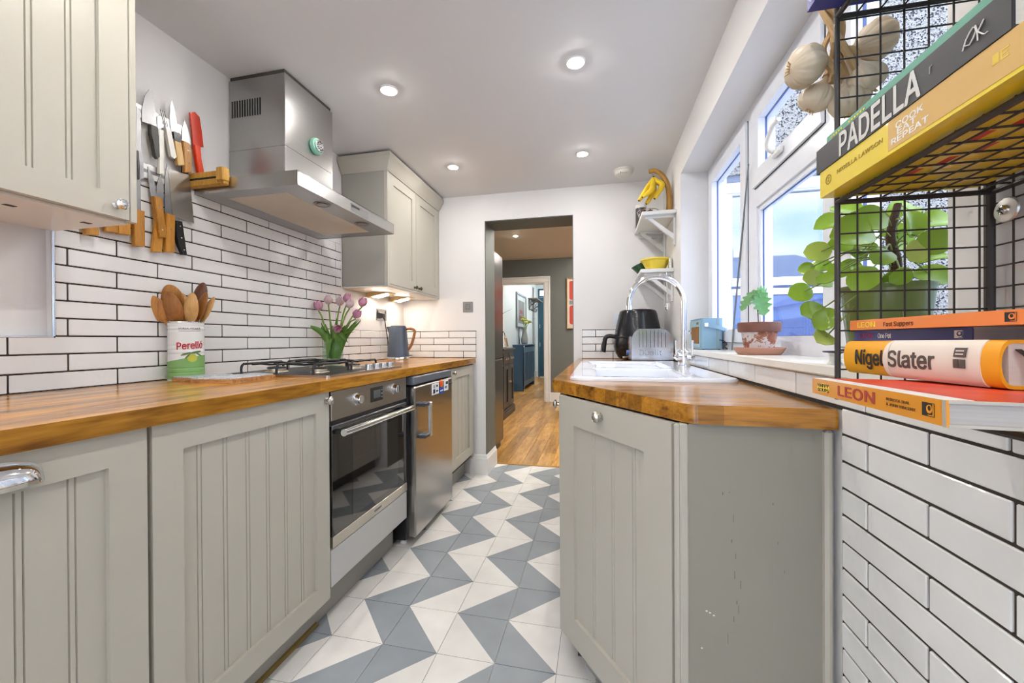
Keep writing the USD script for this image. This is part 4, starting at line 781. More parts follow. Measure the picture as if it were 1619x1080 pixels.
WR = Polygon([(.768, .216), (1.115, -.272), (1.128, -.288), (1.15, -.2965), (1.4125, -.304), (1.4125, 1.885), (.785, 1.885)])
SB = sbox(.925, .24, 1.24, .63)                        # bowl opening
w2 = thing('worktop', 'oak block worktop with a slanted corner, around the white sink', 'worktop', (1.1, .8, .918))
part(w2, 'board', ext(WR.difference(SB.buffer(.016)), WTT - .003, .918), OAKEND)
part(w2, 'eased_edge', cat(ext(WR.buffer(-.0008).difference(SB.buffer(.016)), .0015, WT - .003), ext(WR.buffer(-.0025).difference(SB.buffer(.016)), .0015, WT - .0015)), OAKEND)

# ---------------------------------------------------------------- sink and tap
SINK = mat('white_ceramic', C(236, 238, 244), .08, var=.0, coat=.5)
sk_ = thing('sink', 'white ceramic inset sink with a ridged drainer', 'sink', (1.11, .73, WT))
S0 = rrect(.565, 1.1, .05, 1.113, .735); DR = rrect(.36, .50, .04, 1.075, .94)
part(sk_, 'rim', cat(ext(S0.difference(unary_union([SB, DR])), .008, WT + .0005), ext(S0.buffer(-.004).difference(unary_union([SB.buffer(.006), DR.buffer(.006)])), .004, WT + .008), ext(S0.buffer(-.012).difference(unary_union([SB.buffer(.016), DR.buffer(.016)])), .0025, WT + .0115)), SINK, smooth=50)
part(sk_, 'drainer', cat(ext(DR, .0035, WT + .0005), *[cbox(.925 + .0 * k, 1.225, .72 + .047 * k, .742 + .047 * k, WT + .003, WT + .0095, .003) for k in range(10)]), SINK, label='ridged drainer')
part(sk_, 'bowl', cat(ext(SB.buffer(.011).difference(SB.buffer(-.0004)), .152, .812), ext(SB.buffer(.011), .008, .806)), SINK)
part(sk_, 'plug_hole', lathe([(0, 0), (.022, 0), (.03, .002), (.032, 0), (.032, -.002), (0, -.002)], 24, (1.08, .44, .8165)), CHROME)
tp = thing('tap', 'tall chrome swan-neck mixer tap with two levers', 'tap', (1.335, .78, WT + .014))
tx, ty, tz = 1.335, .78, WT + .0145
part(tp, 'body', lathe([(0, 0), (.031, 0), (.031, .006), (.025, .009), (.025, .072), (.022, .078), (.016, .082), (0, .083)], 32, (tx, ty, tz)), CHROME)
arc = [(tx, ty, tz + .08), (tx, ty, tz + .26)] + [(tx - .125 + .125 * math.cos(a), ty - .0 * math.sin(a), tz + .31 + .125 * math.sin(a)) for a in np.linspace(0, math.pi * .97, 26)] + [(tx - .2505, ty, tz + .285)]
part(tp, 'spout', tube(arc, .0135, 16), CHROME); part(tp, 'aerator', lathe([(0, 0), (.0145, 0), (.0145, .02), (0, .02)], 24, (tx - .2505, ty, tz + .275)), CHROME)
for s in (-1, 1):
    o = np.array([tx, ty - .0, tz + .05]); e = o + np.array([.034 * s, -.012, 0])
    lv = part(tp, 'lever', tube([o, e, e + (.004 * s, -.004, .001)], [.019, .019, .015], 18), CHROME, label='upright chrome lever'); part(lv, 'lever_bar', tube([e + (.002 * s, 0, .005), e + (.003 * s, 0, .075)], .0062, 12), CHROME)

# ---------------------------------------------------------------- air fryer and toaster
FX_, FY_ = 1.215, 1.70
AF = mat('matt_black_fryer', C(26, 28, 33), .2, var=.03)
af = thing('air_fryer', 'big egg-shaped black air fryer behind the toaster', 'air fryer', (FX_, FY_, WT))
prof = [(0, .004), (.112, .004), (.13, .014), (.152, .05), (.165, .09), (.166, .12), (.158, .19), (.143, .27), (.131, .325), (.125, .343), (.118, .35), (0, .352)]
m = lathe(prof, 48, (0, 0, 0)); v = m.vertices; v[:, 1] *= .93; m.vertices = v; bd = part(af, 'body', move(m, (FX_, FY_, WT)), AF, smooth=30)
part(bd, 'top_plate', lathe([(0, .35), (.104, .35), (.108, .353), (.104, .358), (0, .359)], 40, (FX_, FY_, WT)), CHROME, label='silver top ring'); part(bd, 'band', lathe([(.1615, .155), (.1637, .157), (.1632, .163), (.1607, .165)], 48, (0, 0, 0)).apply_transform(np.diag([1, .93, 1, 1.])).apply_translation((FX_, FY_, WT)), mat('fryer_gap', C(12, 12, 12), .5))
part(af, 'drawer_front', move(lathe([(.0, .016), (.134, .016), (.1545, .05), (.1675, .09), (.1685, .12), (.1645, .152), (0, .152)], 48).slice_plane((0, 0, 0), (-1, 0, 0), cap=False).apply_transform(np.diag([1, .93, 1, 1.])), (FX_ - .001, FY_, WT)), AF)
part(af, 'handle', cat(tube(curve([(FX_ - .155, FY_ - .02, WT + .165), (FX_ - .2, FY_ - .025, WT + .17), (FX_ - .226, FY_ - .026, WT + .155), (FX_ - .235, FY_ - .026, WT + .1), (FX_ - .24, FY_ - .026, WT + .055)], 22), [.014] * 8 + [.0165] * 14 if False else .0155, 12)), BLACK); part(af, 'handle_trim', tube(curve([(FX_ - .243, FY_ - .03, WT + .15), (FX_ - .252, FY_ - .03, WT + .1), (FX_ - .256, FY_ - .03, WT + .055)], 10), .005, 8), CHROME)
TS = mat('toaster_alloy', (.66, .67, .7), .16, 1.0, var=.04)
X0, X1, Ya, Yb, H_ = 1.145, 1.396, 1.375, 1.51, .212
to = thing('toaster', 'polished steel toaster with slotted rounded side and blue dial', 'toaster', ((X0 + X1) / 2, (Ya + Yb) / 2, WT))
shape = Polygon([(X0, .012), (X1, .012)] + [(X1 - .075 + .075 * math.sin(a), H_ - .09 + .09 * math.cos(a)) for a in np.linspace(math.pi / 2, 0, 9)] + [(X0 + .06 - .06 * math.sin(a), H_ - .075 + .075 * math.cos(a)) for a in np.linspace(0, math.pi / 2, 9)])
slots = [sbox(X0 + .046 + .0225 * k, .095, X0 + .0485 + .0225 * k, H_ - .004 - (.02 if k > 5 else .004)) for k in range(8)]
sh = move(ext_y(shape, Ya, Yb), (0, 0, WT)); part(to, 'body', sh, TS, smooth=30)
part(to, 'slotted_side', move(cat(*[ext_y(affinity.scale(s, 1, 1), Ya - .0012, Ya + .001) for s in slots]), (0, 0, WT)), BLACK, label='dark vent slots')
part(to, 'side_plate', move(ext_y(shape.buffer(-.012).difference(shape.buffer(-.016)), Ya - .0015, Ya), (0, 0, WT)), TS)
part(to, 'lettering', frame(words('Dualit', .034, .135, False, .0012), (X0 + .045, Ya, WT + .045), (1, 0, 0), (0, 0, 1), (0, -1, 0)), mat('raised_alloy', (.42, .43, .46), .3, 1.0), label='raised brand lettering')
part(to, 'bread_slot', cat(*[cbox(X0 + .05, X1 - .06, y - .012, y + .012, WT + H_ - .002, WT + H_ + .0015, 0) for y in (Ya + .045, Yb - .045)]), BLACK)
ep = part(to, 'end_plate', cbox(X0 - .014, X0 + .004, Ya + .012, Yb - .012, WT + .012, WT + H_ - .045, .008), mat('toaster_end', (.5, .5, .52), .22, 1.0))
part(ep, 'dial', lathe([(0, 0), (.019, 0), (.017, .016), (0, .017)], 24, (X0 - .013, Ya + .045, WT + .06), '-x'), mat('dial_blue', C(60, 100, 168), .3)); part(ep, 'red_light', lathe([(0, 0), (.008, 0), (.007, .004), (0, .005)], 16, (X0 - .013, Ya + .03, WT + .125), '-x'), mat('neon_red', C(200, 50, 60), .3)); part(ep, 'eject_lever', tube([(X0 - .013, Yb - .04, WT + .03), (X0 - .05, Yb - .04, WT + .026)], [.006, .009], 10), CHROME)
for x in (X0 + .02, X1 - .02):
    part(to, 'foot', cat(*[cbox(x - .012, x + .012, y - .01, y + .01, WT + .0005, WT + .0125, .002) for y in (Ya + .02, Yb - .02)]), BLACK)

# ---------------------------------------------------------------- corner shelves and what stands on them
SHW = mat('white_painted_shelf', C(226, 226, 224), .4, var=.01)
def shelf(label, y0, z0):
    t = thing('wall_shelf', label, 'shelf', (1.32, (y0 + YF) / 2, z0), 'corner shelves')
    part(t, 'board', cbox(1.213, XR - .001, y0, YF - .002, z0, z0 + .023, .002), SHW); part(t, 'rear_batten', cbox(1.24, XR - .002, YF - .02, YF - .003, z0 - .03, z0 - .0005, .001), SHW)
    for y in (y0 + .04, YF - .09):
        b = part(t, 'bracket', ext_y([(1.25, z0 - .0135), (1.278, z0 - .0135), (XR - .0118, z0 - .118), (XR - .0118, z0 - .155)], y, y + .022), SHW, label='diagonal wooden bracket'); part(b, 'wall_leg', cbox(XR - .0125, XR - .001, y - .003, y + .025, z0 - .19, z0 - .0155, .001), SHW); part(b, 'top_leg', cbox(1.238, XR - .002, y - .003, y + .025, z0 - .0145, z0 - .0003, .001), SHW)
shelf('upper white bracket shelf in the corner, carrying the bananas', 1.39, 1.895); shelf('lower white bracket shelf in the corner, carrying the yellow bowl', 1.48, 1.545)
ZS = 1.9185
BAM = wood('bamboo', C(140, 96, 26), C(186, 140, 56), 'z', .4, 20)
bh = thing('banana_hanger', 'arched bamboo banana hanger with a round base', 'banana hanger', (1.36, 1.5, ZS))
part(bh, 'base', lathe([(0, 0), (.078, 0), (.08, .004), (.077, .01), (0, .011)], 36, (1.325, 1.5, ZS)), BAM)
arcp = curve([(1.392, 1.5, ZS + .008), (1.396, 1.5, ZS + .1), (1.385, 1.5, ZS + .19), (1.352, 1.5, ZS + .26), (1.305, 1.5, ZS + .295), (1.27, 1.5, ZS + .29)], 26); part(bh, 'arm', tube(arcp, np.linspace(.02, .0135, len(arcp)), 10), BAM)
part(bh, 'hook', tube(curve([(1.29, 1.5, ZS + .285), (1.29, 1.5, ZS + .265), (1.298, 1.5, ZS + .258)], 8), .003, 6), CHROME)
BAN = mat('banana_yellow', C(226, 190, 36), .45, var=.14, vscale=26); BROWNTIP = mat('banana_tip', C(48, 34, 18), .7)
tipz = np.array([1.298, 1.5, ZS + .262])
for k, (lab, mid, end) in enumerate((('front banana of the bunch curving to the fruit basket', (-.045, -.02, -.09), (-.095, -.03, -.165)), ('speckled banana of the bunch nearest the wall', (.05, -.02, -.075), (.0, -.045, -.165)), ('inner banana of the bunch, mostly hidden', (.0, .012, -.1), (-.045, .0, -.18)), ('lowest banana of the bunch, lying over the basket', (-.02, -.045, -.11), (-.075, -.05, -.15)))):
    t = thing('banana', lab, 'banana', tipz, 'bananas on the hanger'); p = curve([tipz + (0, 0, -.004), tipz + np.array(mid) * .35 + (0, 0, -.012), tipz + mid, tipz + end], 22); p = p[:]; n_ = len(p); s = np.linspace(0, 1, n_)
    part(t, 'skin', tube(p, .0045 + .0145 * np.clip(np.sin(np.pi * np.clip((s - .08) / .97, 0, 1)), 0, 1) ** .45, 7), BAN, smooth=45); part(t, 'tip', ball(p[-1], .0055, 1), BROWNTIP); part(t, 'stalk', tube(p[:3], .0055, 7), BROWNTIP)
wb_ = thing('wire_fruit_basket', 'small wire basket of brown fruit on the upper shelf', 'basket', (1.27, 1.56, ZS)); ww = []
for k in range(10):
    a = k * math.pi / 5; ww.append(tube(curve([(1.275 + .03 * math.cos(a), 1.6 + .03 * math.sin(a), ZS + .003), (1.275 + .055 * math.cos(a), 1.6 + .055 * math.sin(a), ZS + .02), (1.275 + .07 * math.cos(a), 1.6 + .07 * math.sin(a), ZS + .06)], 8), .0016, 5))
for r_, z in ((.03, .003), (.062, .035), (.07, .06)): ww.append(tube([(1.275 + r_ * math.cos(a), 1.6 + r_ * math.sin(a), ZS + z) for a in np.linspace(0, 2 * math.pi, 25)], .0018, 5))
part(wb_, 'wires', cat(*ww), CHROME)
for k, (x, y, z) in enumerate(((1.245, 1.58, .035), (1.285, 1.575, .035), (1.3, 1.62, .034), (1.26, 1.625, .034))):
    t = thing('avocado', ('dark brown avocado in the wire basket, outermost to the room', 'brown avocado in the wire basket under the bananas', 'brown avocado in the wire basket nearest the wall', 'brown avocado at the back of the wire basket')[k], 'fruit', (x, y, ZS + z), 'fruit in the wire basket'); part(t, 'skin', ball((x, y, ZS + z), .027, 2, (1, 1, 1.15)), mat('brown_fruit', C(96, 60, 30), .5, var=.3, vscale=40)); part(t, 'stalk_end', ball((x, y - .006, ZS + z + .03), .004, 1), BROWNTIP)
cn = thing('canister', 'tall dark canister with a white lid at the far end of the upper shelf', 'canister', (1.25, 1.80, ZS)); part(cn, 'body', lathe([(0, .001), (.036, .001), (.038, .004), (.038, .145), (0, .145)], 32, (1.25, 1.8, ZS)), mat('dark_canister', C(70, 66, 64), .35)); part(cn, 'lid', lathe([(0, .145), (.0395, .145), (.0395, .165), (.036, .17), (0, .171)], 32, (1.25, 1.8, ZS)), MIDWHITE)
ZB = 1.5685
yb = thing('mixing_bowl', 'yellow rimmed mixing bowl on the lower shelf', 'bowl', (1.322, 1.585, ZB)); part(yb, 'bowl', lathe([(0, 0), (.052, 0), (.058, .004), (.088, .062), (.1, .066), (.102, .072), (.1, .076), (.088, .074), (.083, .068), (.054, .01), (0, .008)], 44, (1.322, 1.585, ZB)), mat('yellow_melamine', C(236, 208, 70), .3, var=.02)); part(yb, 'foot_ring', lathe([(.046, -.0), (.05, -.0), (.05, .003), (.046, .003)], 32, (1.322, 1.585, ZB)), MATS['yellow_melamine'])
gb = thing('green_bowl', 'small dark green bowl tilted behind the yellow one', 'bowl', (1.262, 1.745, ZB)); g_ = lathe([(0, 0), (.03, 0), (.035, .004), (.058, .06), (.06, .064), (.056, .064), (.03, .01), (0, .008)], 36); part(gb, 'bowl', move(rot_about(g_, -.4, (0, 1, 0)), (1.258, 1.74, ZB + .016)), mat('green_glaze', C(44, 84, 52), .2, var=.15)); part(gb, 'rim_band', move(rot_about(lathe([(.0575, .061), (.0615, .062), (.0615, .066), (.056, .066), (.0575, .061)], 36), -.4, (0, 1, 0)), (1.258, 1.74, ZB + .016)), MATS['green_glaze'])
st = thing('steel_scoop', 'small steel scoop standing by the wall on the lower shelf', 'scoop', (1.402, 1.52, ZB)); part(st, 'cup', lathe([(0, 0.001), (.012, .001), (.013, .05), (.009, .075), (0, .085)], 20, (1.402, 1.52, ZB)), CHROME); part(st, 'ring', lathe([(.0125, .03), (.0142, .031), (.0142, .035), (.0125, .036)], 20, (1.402, 1.52, ZB)), CHROME)
ul = thing('hanging_ladle', 'steel ladle hanging on a hook under the lower shelf', 'ladle', (1.375, 1.47, 1.3)); part(ul, 'handle', tube(curve([(1.372, 1.478, 1.546), (1.372, 1.474, 1.53), (1.374, 1.47, 1.45), (1.376, 1.47, 1.34)], 14), .0035, 8), CHROME); part(ul, 'bowl', ball((1.376, 1.466, 1.318), .022, 2, (.75, .6, 1.2)), CHROME); part(ul, 'hook', tube(curve([(1.372, 1.482, 1.5465), (1.366, 1.478, 1.535), (1.372, 1.474, 1.528)], 8), .002, 6), DARKSTEEL)

# ---------------------------------------------------------------- on the window sill
RB = mat('powder_blue_leatherette', C(130, 164, 186), .45, var=.03, vscale=40)
x0, x1, y0, y1 = 1.448, 1.552, .93, 1.17
ra = thing('radio', 'powder blue retro radio with a brown grille on the sill', 'radio', (1.5, 1.05, SZ))
part(ra, 'case', move(ext(rrect(x1 - x0, y1 - y0, .016, 1.5, 1.05), .158, SZ + .003), (0, 0, 0)), RB, smooth=40)
gf = part(ra, 'front_panel', cbox(x0 - .004, x0 + .002, y0 + .012, y1 - .012, SZ + .012, SZ + .152, .003), mat('radio_front', C(150, 184, 196), .4)); part(gf, 'grille', cbox(x0 - .006, x0 - .003, y0 + .022, y1 - .06, SZ + .03, SZ + .118, .001), mat('brown_grille', C(140, 96, 40), .6, var=.3, vscale=300)); part(gf, 'badge', cbox(x0 - .0055, x0 - .0035, y0 + .03, y0 + .075, SZ + .13, SZ + .142, .001), mat('gold_badge', C(204, 160, 70), .3, .8)); part(gf, 'tuning_knob', lathe([(0, 0), (.014, 0), (.013, .01), (0, .011)], 20, (x0 - .003, y1 - .036, SZ + .09), '-x'), CHROME)
sp_ = part(ra, 'strap', sheet([[(x, y0 - .004 - .012 * math.sin(math.pi * s), z + dz) for dz in (-.009, .009)] for s, x, z in [(s, 1.462 + .105 * s, SZ + .128 - .03 * s ** 1.3) for s in np.linspace(0, 1, 14)]], .004), RB, label='pale blue carrying strap'); part(sp_, 'strap_stud', cbox(1.462, 1.482, y0 - .012, y0 - .006, SZ + .116, SZ + .136, .003), MIDWHITE)
part(ra, 'piping', cat(*[tube([(x, y0 + .001, SZ + .006), (x, y0 + .001, SZ + .158)], .0016, 6) for x in (1.523, 1.53)]), mat('tan_piping', C(150, 140, 100), .5))
for x, y in ((1.463, .945), (1.537, .945), (1.463, 1.155), (1.537, 1.155)): part(ra, 'foot', lathe([(0, .0002), (.006, .0002), (.007, .004), (0, .004)], 12, (x, y, SZ)), BLACK)
part(ra, 'power_cord', tube(curve([(1.535, .93, SZ + .05), (1.545, .9, SZ + .045), (1.555, .885, SZ + .03), (1.54, .87, SZ + .02), (1.55, .86, SZ + .006), (1.556, .9, SZ + .004)], 24), .0022, 7), BLACK)
ae = thing('aerial_rod', 'thin grey rod leaning up the window behind the radio', 'rod', (1.555, .78, SZ)); part(ae, 'rod', tube([(1.552, .80, SZ + .002), (1.553, .785, 1.14), (1.5555, .6, 1.836)], [.004, .004, .003], 8), mat('grey_rod', C(120, 124, 128), .35, .5)); part(ae, 'tip', ball((1.5555, .5995, 1.838), .0038, 1), DARKSTEEL)
TC = usdkit.material(stage, '/World/Looks/terracotta', {'geo': ('geometry', {}), 'n': ('noise_texture', {'scale': 22.0, 'detail': 6.0, 'roughness': .65}), 'r': ('rgb_ramp', {'ramp': [(.40, C(140, 80, 54)), (.5, C(162, 112, 90)), (.54, C(216, 210, 210)), (.64, C(198, 186, 184)), (.7, C(150, 104, 84))]}),
     'p': ('principled_bsdf', {'roughness': .7})}, [('geo.position', 'n.vector'), ('n.fac', 'r.fac'), ('r.color', 'p.base_color')], surface='p.BSDF')
TC2 = mat('damp_terracotta', C(118, 76, 62), .5, var=.4, vscale=24); TC3 = mat('pink_terracotta', C(188, 138, 116), .6, var=.12, vscale=18)
px, py = 1.478, .28
ss = thing('plant_saucer', 'pinkish terracotta saucer on the sill', 'saucer', (px, py, SZ)); part(ss, 'dish', lathe([(0, .002), (.052, .002), (.062, .0), (.067, .004), (.077, .02), (.079, .024), (.075, .025), (.064, .009), (0, .007)], 48, (px, py, SZ)), TC3); part(ss, 'foot', lathe([(.045, .0002), (.052, .0002), (.052, .003), (.045, .003)], 36, (px, py, SZ)), TC3)
pt = thing('plant_pot', 'weathered white-stained terracotta pot with a lone seedling', 'plant pot', (px, py, SZ + .008))
zp = SZ + .0075; part(pt, 'pot', lathe([(0, 0), (.040, 0), (.043, .004), (.056, .078), (.052, .08), (.05, .078), (.044, .062), (0, .06)], 48, (px, py, zp)), TC)
part(pt, 'rim', lathe([(.055, .07), (.0625, .071), (.065, .076), (.066, .1), (.0635, .104), (.058, .104), (.055, .098), (.052, .07), (.055, .07)], 48, (px, py, zp)), TC2, label='dark damp rim'); part(pt, 'soil', lathe([(0, .088), (.055, .087), (.055, .08), (0, .08)], 32, (px, py, zp)), mat('soil', C(52, 40, 32), .9, var=.3, vscale=90, bump=.003, bscale=120))
OAKL = leafy('seedling_leaf', C(96, 160, 100), C(130, 184, 112))
sd = part(pt, 'stem', tube(curve([(px, py, zp + .085), (px - .004, py, zp + .15), (px - .002, py, zp + .195), (px - .006, py, zp + .216)], 12), .0016, 6), mat('brown_stem', C(120, 96, 70), .6))
def lobed(o, ax, sd_, L, w, n=17):
    ax, sd_ = np.array(ax, float), np.array(sd_, float); ax /= np.linalg.norm(ax); sd_ = sd_ - ax * (sd_ @ ax); sd_ /= np.linalg.norm(sd_); nn = np.cross(ax, sd_); g = []
    for s in np.linspace(0, 1, n * 2):
        ww = w / 2 * (math.sin(math.pi * (.06 + .9 * s)) ** .7) * (.78 + .22 * math.cos(s * 2 * math.pi * 4.5)); g.append([o + ax * L * s + sd_ * ww * v + nn * (.18 * ww * v * v - .06 * L * s * s) for v in np.linspace(-1, 1, 5)])
    return sheet(g, .0008)
lo = np.array([px - .006, py, zp + .216])
part(pt, 'leaf', lobed(lo, (.25, -.1, -1), (1, .2, .1), .09, .075), OAKL, smooth=60); part(pt, 'leaf', lobed(lo + (-.004, 0, 0), (-.55, -.1, -.75), (.5, -.8, -.2), .085, .05), OAKL, smooth=60); part(pt, 'leaf', lobed(lo, (.5, .3, -.25), (.1, .3, 1), .06, .06), OAKL, smooth=60)

PX, PY = 1.47, -.345
pp = thing('pilea_plant', 'round-leaved green house plant in an olive glazed pot behind the book rack', 'pot plant', (PX, PY, SZ))
part(pp, 'pot', lathe([(0, .001), (.052, .001), (.054, .004), (.068, .145), (.071, .15), (.071, .155), (.066, .155), (.064, .14), (0, .135)], 48, (PX, PY, SZ)), mat('olive_glaze', C(104, 118, 62), .18, var=.12, vscale=8, coat=.4)); part(pp, 'soil', lathe([(0, .14), (.065, .138), (.065, .13), (0, .13)], 32, (PX, PY, SZ)), MATS['soil'])
trunk = part(pp, 'trunk', tube(curve([(PX + .0, PY, SZ + .136), (PX + .014, PY - .004, SZ + .19), (PX + .008, PY, SZ + .25), (PX + .02, PY, SZ + .31)], 18), [.011 - .0003 * i for i in range(18)], 9), mat('pilea_trunk', C(70, 48, 32), .8, var=.3, vscale=60, bump=.002, bscale=150))
PIL = leafy('pilea_leaf', C(126, 166, 44), C(166, 194, 72), .22, .22, 14); PIL2 = leafy('pilea_leaf_pale', C(170, 190, 80), C(196, 204, 110), .3, .25, 14)
LV = [(1.374, -.36, 1.325, .0268), (1.376, -.42, 1.294, .0337), (1.415, -.4, 1.322, .0274), (1.422, -.3, 1.302, .0207), (1.42, -.42, 1.25, .02), (1.506, -.3, 1.325, .0203), (1.487, -.38, 1.316, .0253), (1.542, -.36, 1.32, .0255), (1.47, -.42, 1.256, .0197), (1.38, -.44, 1.21, .024), (1.437, -.3, 1.254, .0168), (1.446, -.42, 1.214, .0154),
      (1.463, -.36, 1.214, .0166), (1.496, -.42, 1.271, .0238), (1.545, -.34, 1.256, .0213), (1.522, -.38, 1.22, .025), (1.524, -.3, 1.303, .0227), (1.476, -.28, 1.293, .0183), (1.378, -.3, 1.286, .0223), (1.365, -.36, 1.222, .0171), (1.361, -.32, 1.229, .0193), (1.33, -.34, 1.199, .0215), (1.402, -.26, 1.263, .0191), (1.346, -.36, 1.159, .027), (1.348, -.39, 1.142, .0213),
      (1.385, -.3, 1.225, .0209), (1.395, -.34, 1.24, .0174), (1.35, -.38, 1.107, .0203), (1.441, -.45, 1.094, .0211), (1.54, -.3, 1.361, .02), (1.544, -.26, 1.375, .0184), (1.431, -.3, 1.365, .0284), (1.366, -.28, 1.255, .0135), (1.52, -.28, 1.267, .0181), (1.465, -.27, 1.285, .0186)]
lr = random.Random(5)
for k, (x, y, z, r) in enumerate(LV):
    c_ = np.array([x, y, z]); org = np.array([PX + .012, PY, SZ + (.15 + .13 * min(1, max(0, (z - 1.15) / .2)))]); out = c_ - org; out /= np.linalg.norm(out)
    n_ = np.array([lr.uniform(-.5, .2), -1.0 + lr.uniform(-.2, .5), lr.uniform(-.2, .9)]); n_ /= np.linalg.norm(n_); a_ = out - n_ * (out @ n_); a_ = a_ / np.linalg.norm(a_) if np.linalg.norm(a_) > .2 else np.cross(n_, (1, 0, 0)); a_ /= np.linalg.norm(a_); b_ = np.cross(n_, a_); fold = lr.uniform(.05, .5); drop = lr.uniform(.1, .45); g = []
    for s in np.linspace(-1, 1, 9):
        ww = math.sqrt(max(.004, 1 - s * s)); g.append([c_ + a_ * r * s * 1.12 + b_ * r * ww * v * .95 + n_ * r * (fold * (v * ww) ** 2 - drop * s * s * .5) for v in np.linspace(-1, 1, 9)])
    l_ = part(pp, 'leaf', sheet(g, .0012), PIL2 if k in (27, 20, 18, 8) else PIL, smooth=70)
    mid = (org + c_) / 2 + np.array([0, 0, .02]) - out * .01; part(l_, 'petiole', tube(curve([org, mid, c_ - a_ * r * .2 - n_ * .001], 12), .0014, 5), mat('petiole_green', C(128, 142, 70), .5))
ds_ = thing('sill_dish', 'little white pedestal dish with a dark blue top behind the rack post', 'dish', (1.424, -.27, SZ)); part(ds_, 'stand', lathe([(0, .0005), (.014, .0005), (.01, .006), (.009, .02), (.013, .0245), (0, .0245)], 24, (1.424, -.27, SZ)), MIDWHITE); part(ds_, 'disc', lathe([(0, .025), (.02, .025), (.022, .0268), (.02, .0285), (0, .029)], 28, (1.424, -.27, SZ)), mat('navy_glaze', C(40, 48, 84), .3))
# ---------------------------------------------------------------- wire book rack on the window wall
BXF, BXB, BY0, BY1 = 1.243, 1.4115, -.628, -1.035
LEV = (1.031, 1.287, 1.533)
rk = thing('wire_rack', 'three-tier grey wire rack of cookery books screwed to the wall', 'wire rack', (1.33, -.83, LEV[0]))
for y in (BY0, BY1):
    part(rk, 'front_post', tube([(BXF, y, LEV[0] - .006), (BXF, y, 1.64)], .0033, 10), WIRE); part(rk, 'rear_post', tube([(BXB - .001, y + (.004 if y == BY0 else -.004), LEV[0] - .006), (BXB - .001, y + (.004 if y == BY0 else -.004), 1.64)], .0052, 10), WIRE)
for z in LEV + (1.64,):
    part(rk, 'shelf_rim', tube([(BXF, BY0, z), (BXF, BY1, z), (BXB, BY1, z), (BXB, BY0, z), (BXF, BY0, z)], .0033, 8), WIRE)
    if z < 1.6: part(rk, 'shelf_grid', cat(*[tube([(x, BY0, z + .0022), (x, BY1, z + .0022)], .0011, 5) for x in np.arange(BXF + .023, BXB - .01, .026)], *[tube([(BXF, y, z + .0035), (BXB, y, z + .0035)], .0011, 5) for y in np.arange(BY0 - .02, BY1, -.026)]), WIRE, label='crossed wires of a shelf')
ZA = np.arange(LEV[0] + .008, 1.636, .0258)
for y in (BY0, BY1): part(rk, 'end_grid', cat(*[tube([(x, y, LEV[0]), (x, y, 1.64)], .0011, 5) for x in np.arange(BXF + .023, BXB - .008, .0262)], *[tube([(BXF, y + .002, z), (BXB, y + .002, z)], .0011, 5) for z in ZA]), WIRE, label='square wire grid end')
part(rk, 'back_grid', cat(*[tube([(BXB - .002, y, LEV[0]), (BXB - .002, y, 1.64)], .0011, 5) for y in np.arange(BY0 - .026, BY1, -.0262)], *[tube([(BXB, BY0, z + .0), (BXB, BY1, z)], .0011, 5) for z in ZA]), WIRE, label='square wire grid back')
for y, z in ((-.65, 1.258), (-1.0, 1.258), (-.65, 1.60), (-1.0, 1.60)):
    wv = part(rk, 'washer', lathe([(0, 0), (.0145, 0), (.015, .001), (.014, .0025), (.0075, .0035), (0, .0035)], 28, (BXB - .004, y, z), '-x'), mat('zinc', (.66, .65, .62), .35, .9, var=.15, vscale=80)); sc_ = part(wv, 'screw', lathe([(0, .003), (.006, .003), (.0058, .006), (.003, .0075), (0, .008)], 18, (BXB - .004, y, z), '-x'), CHROME); part(wv, 'screw_cross', cat(cbox(BXB - .0125, BXB - .0118, y - .003, y + .003, z - .0007, z + .0007, 0), cbox(BXB - .0125, BXB - .0118, y - .0007, y + .0007, z - .003, z + .003, 0)), BLACK)

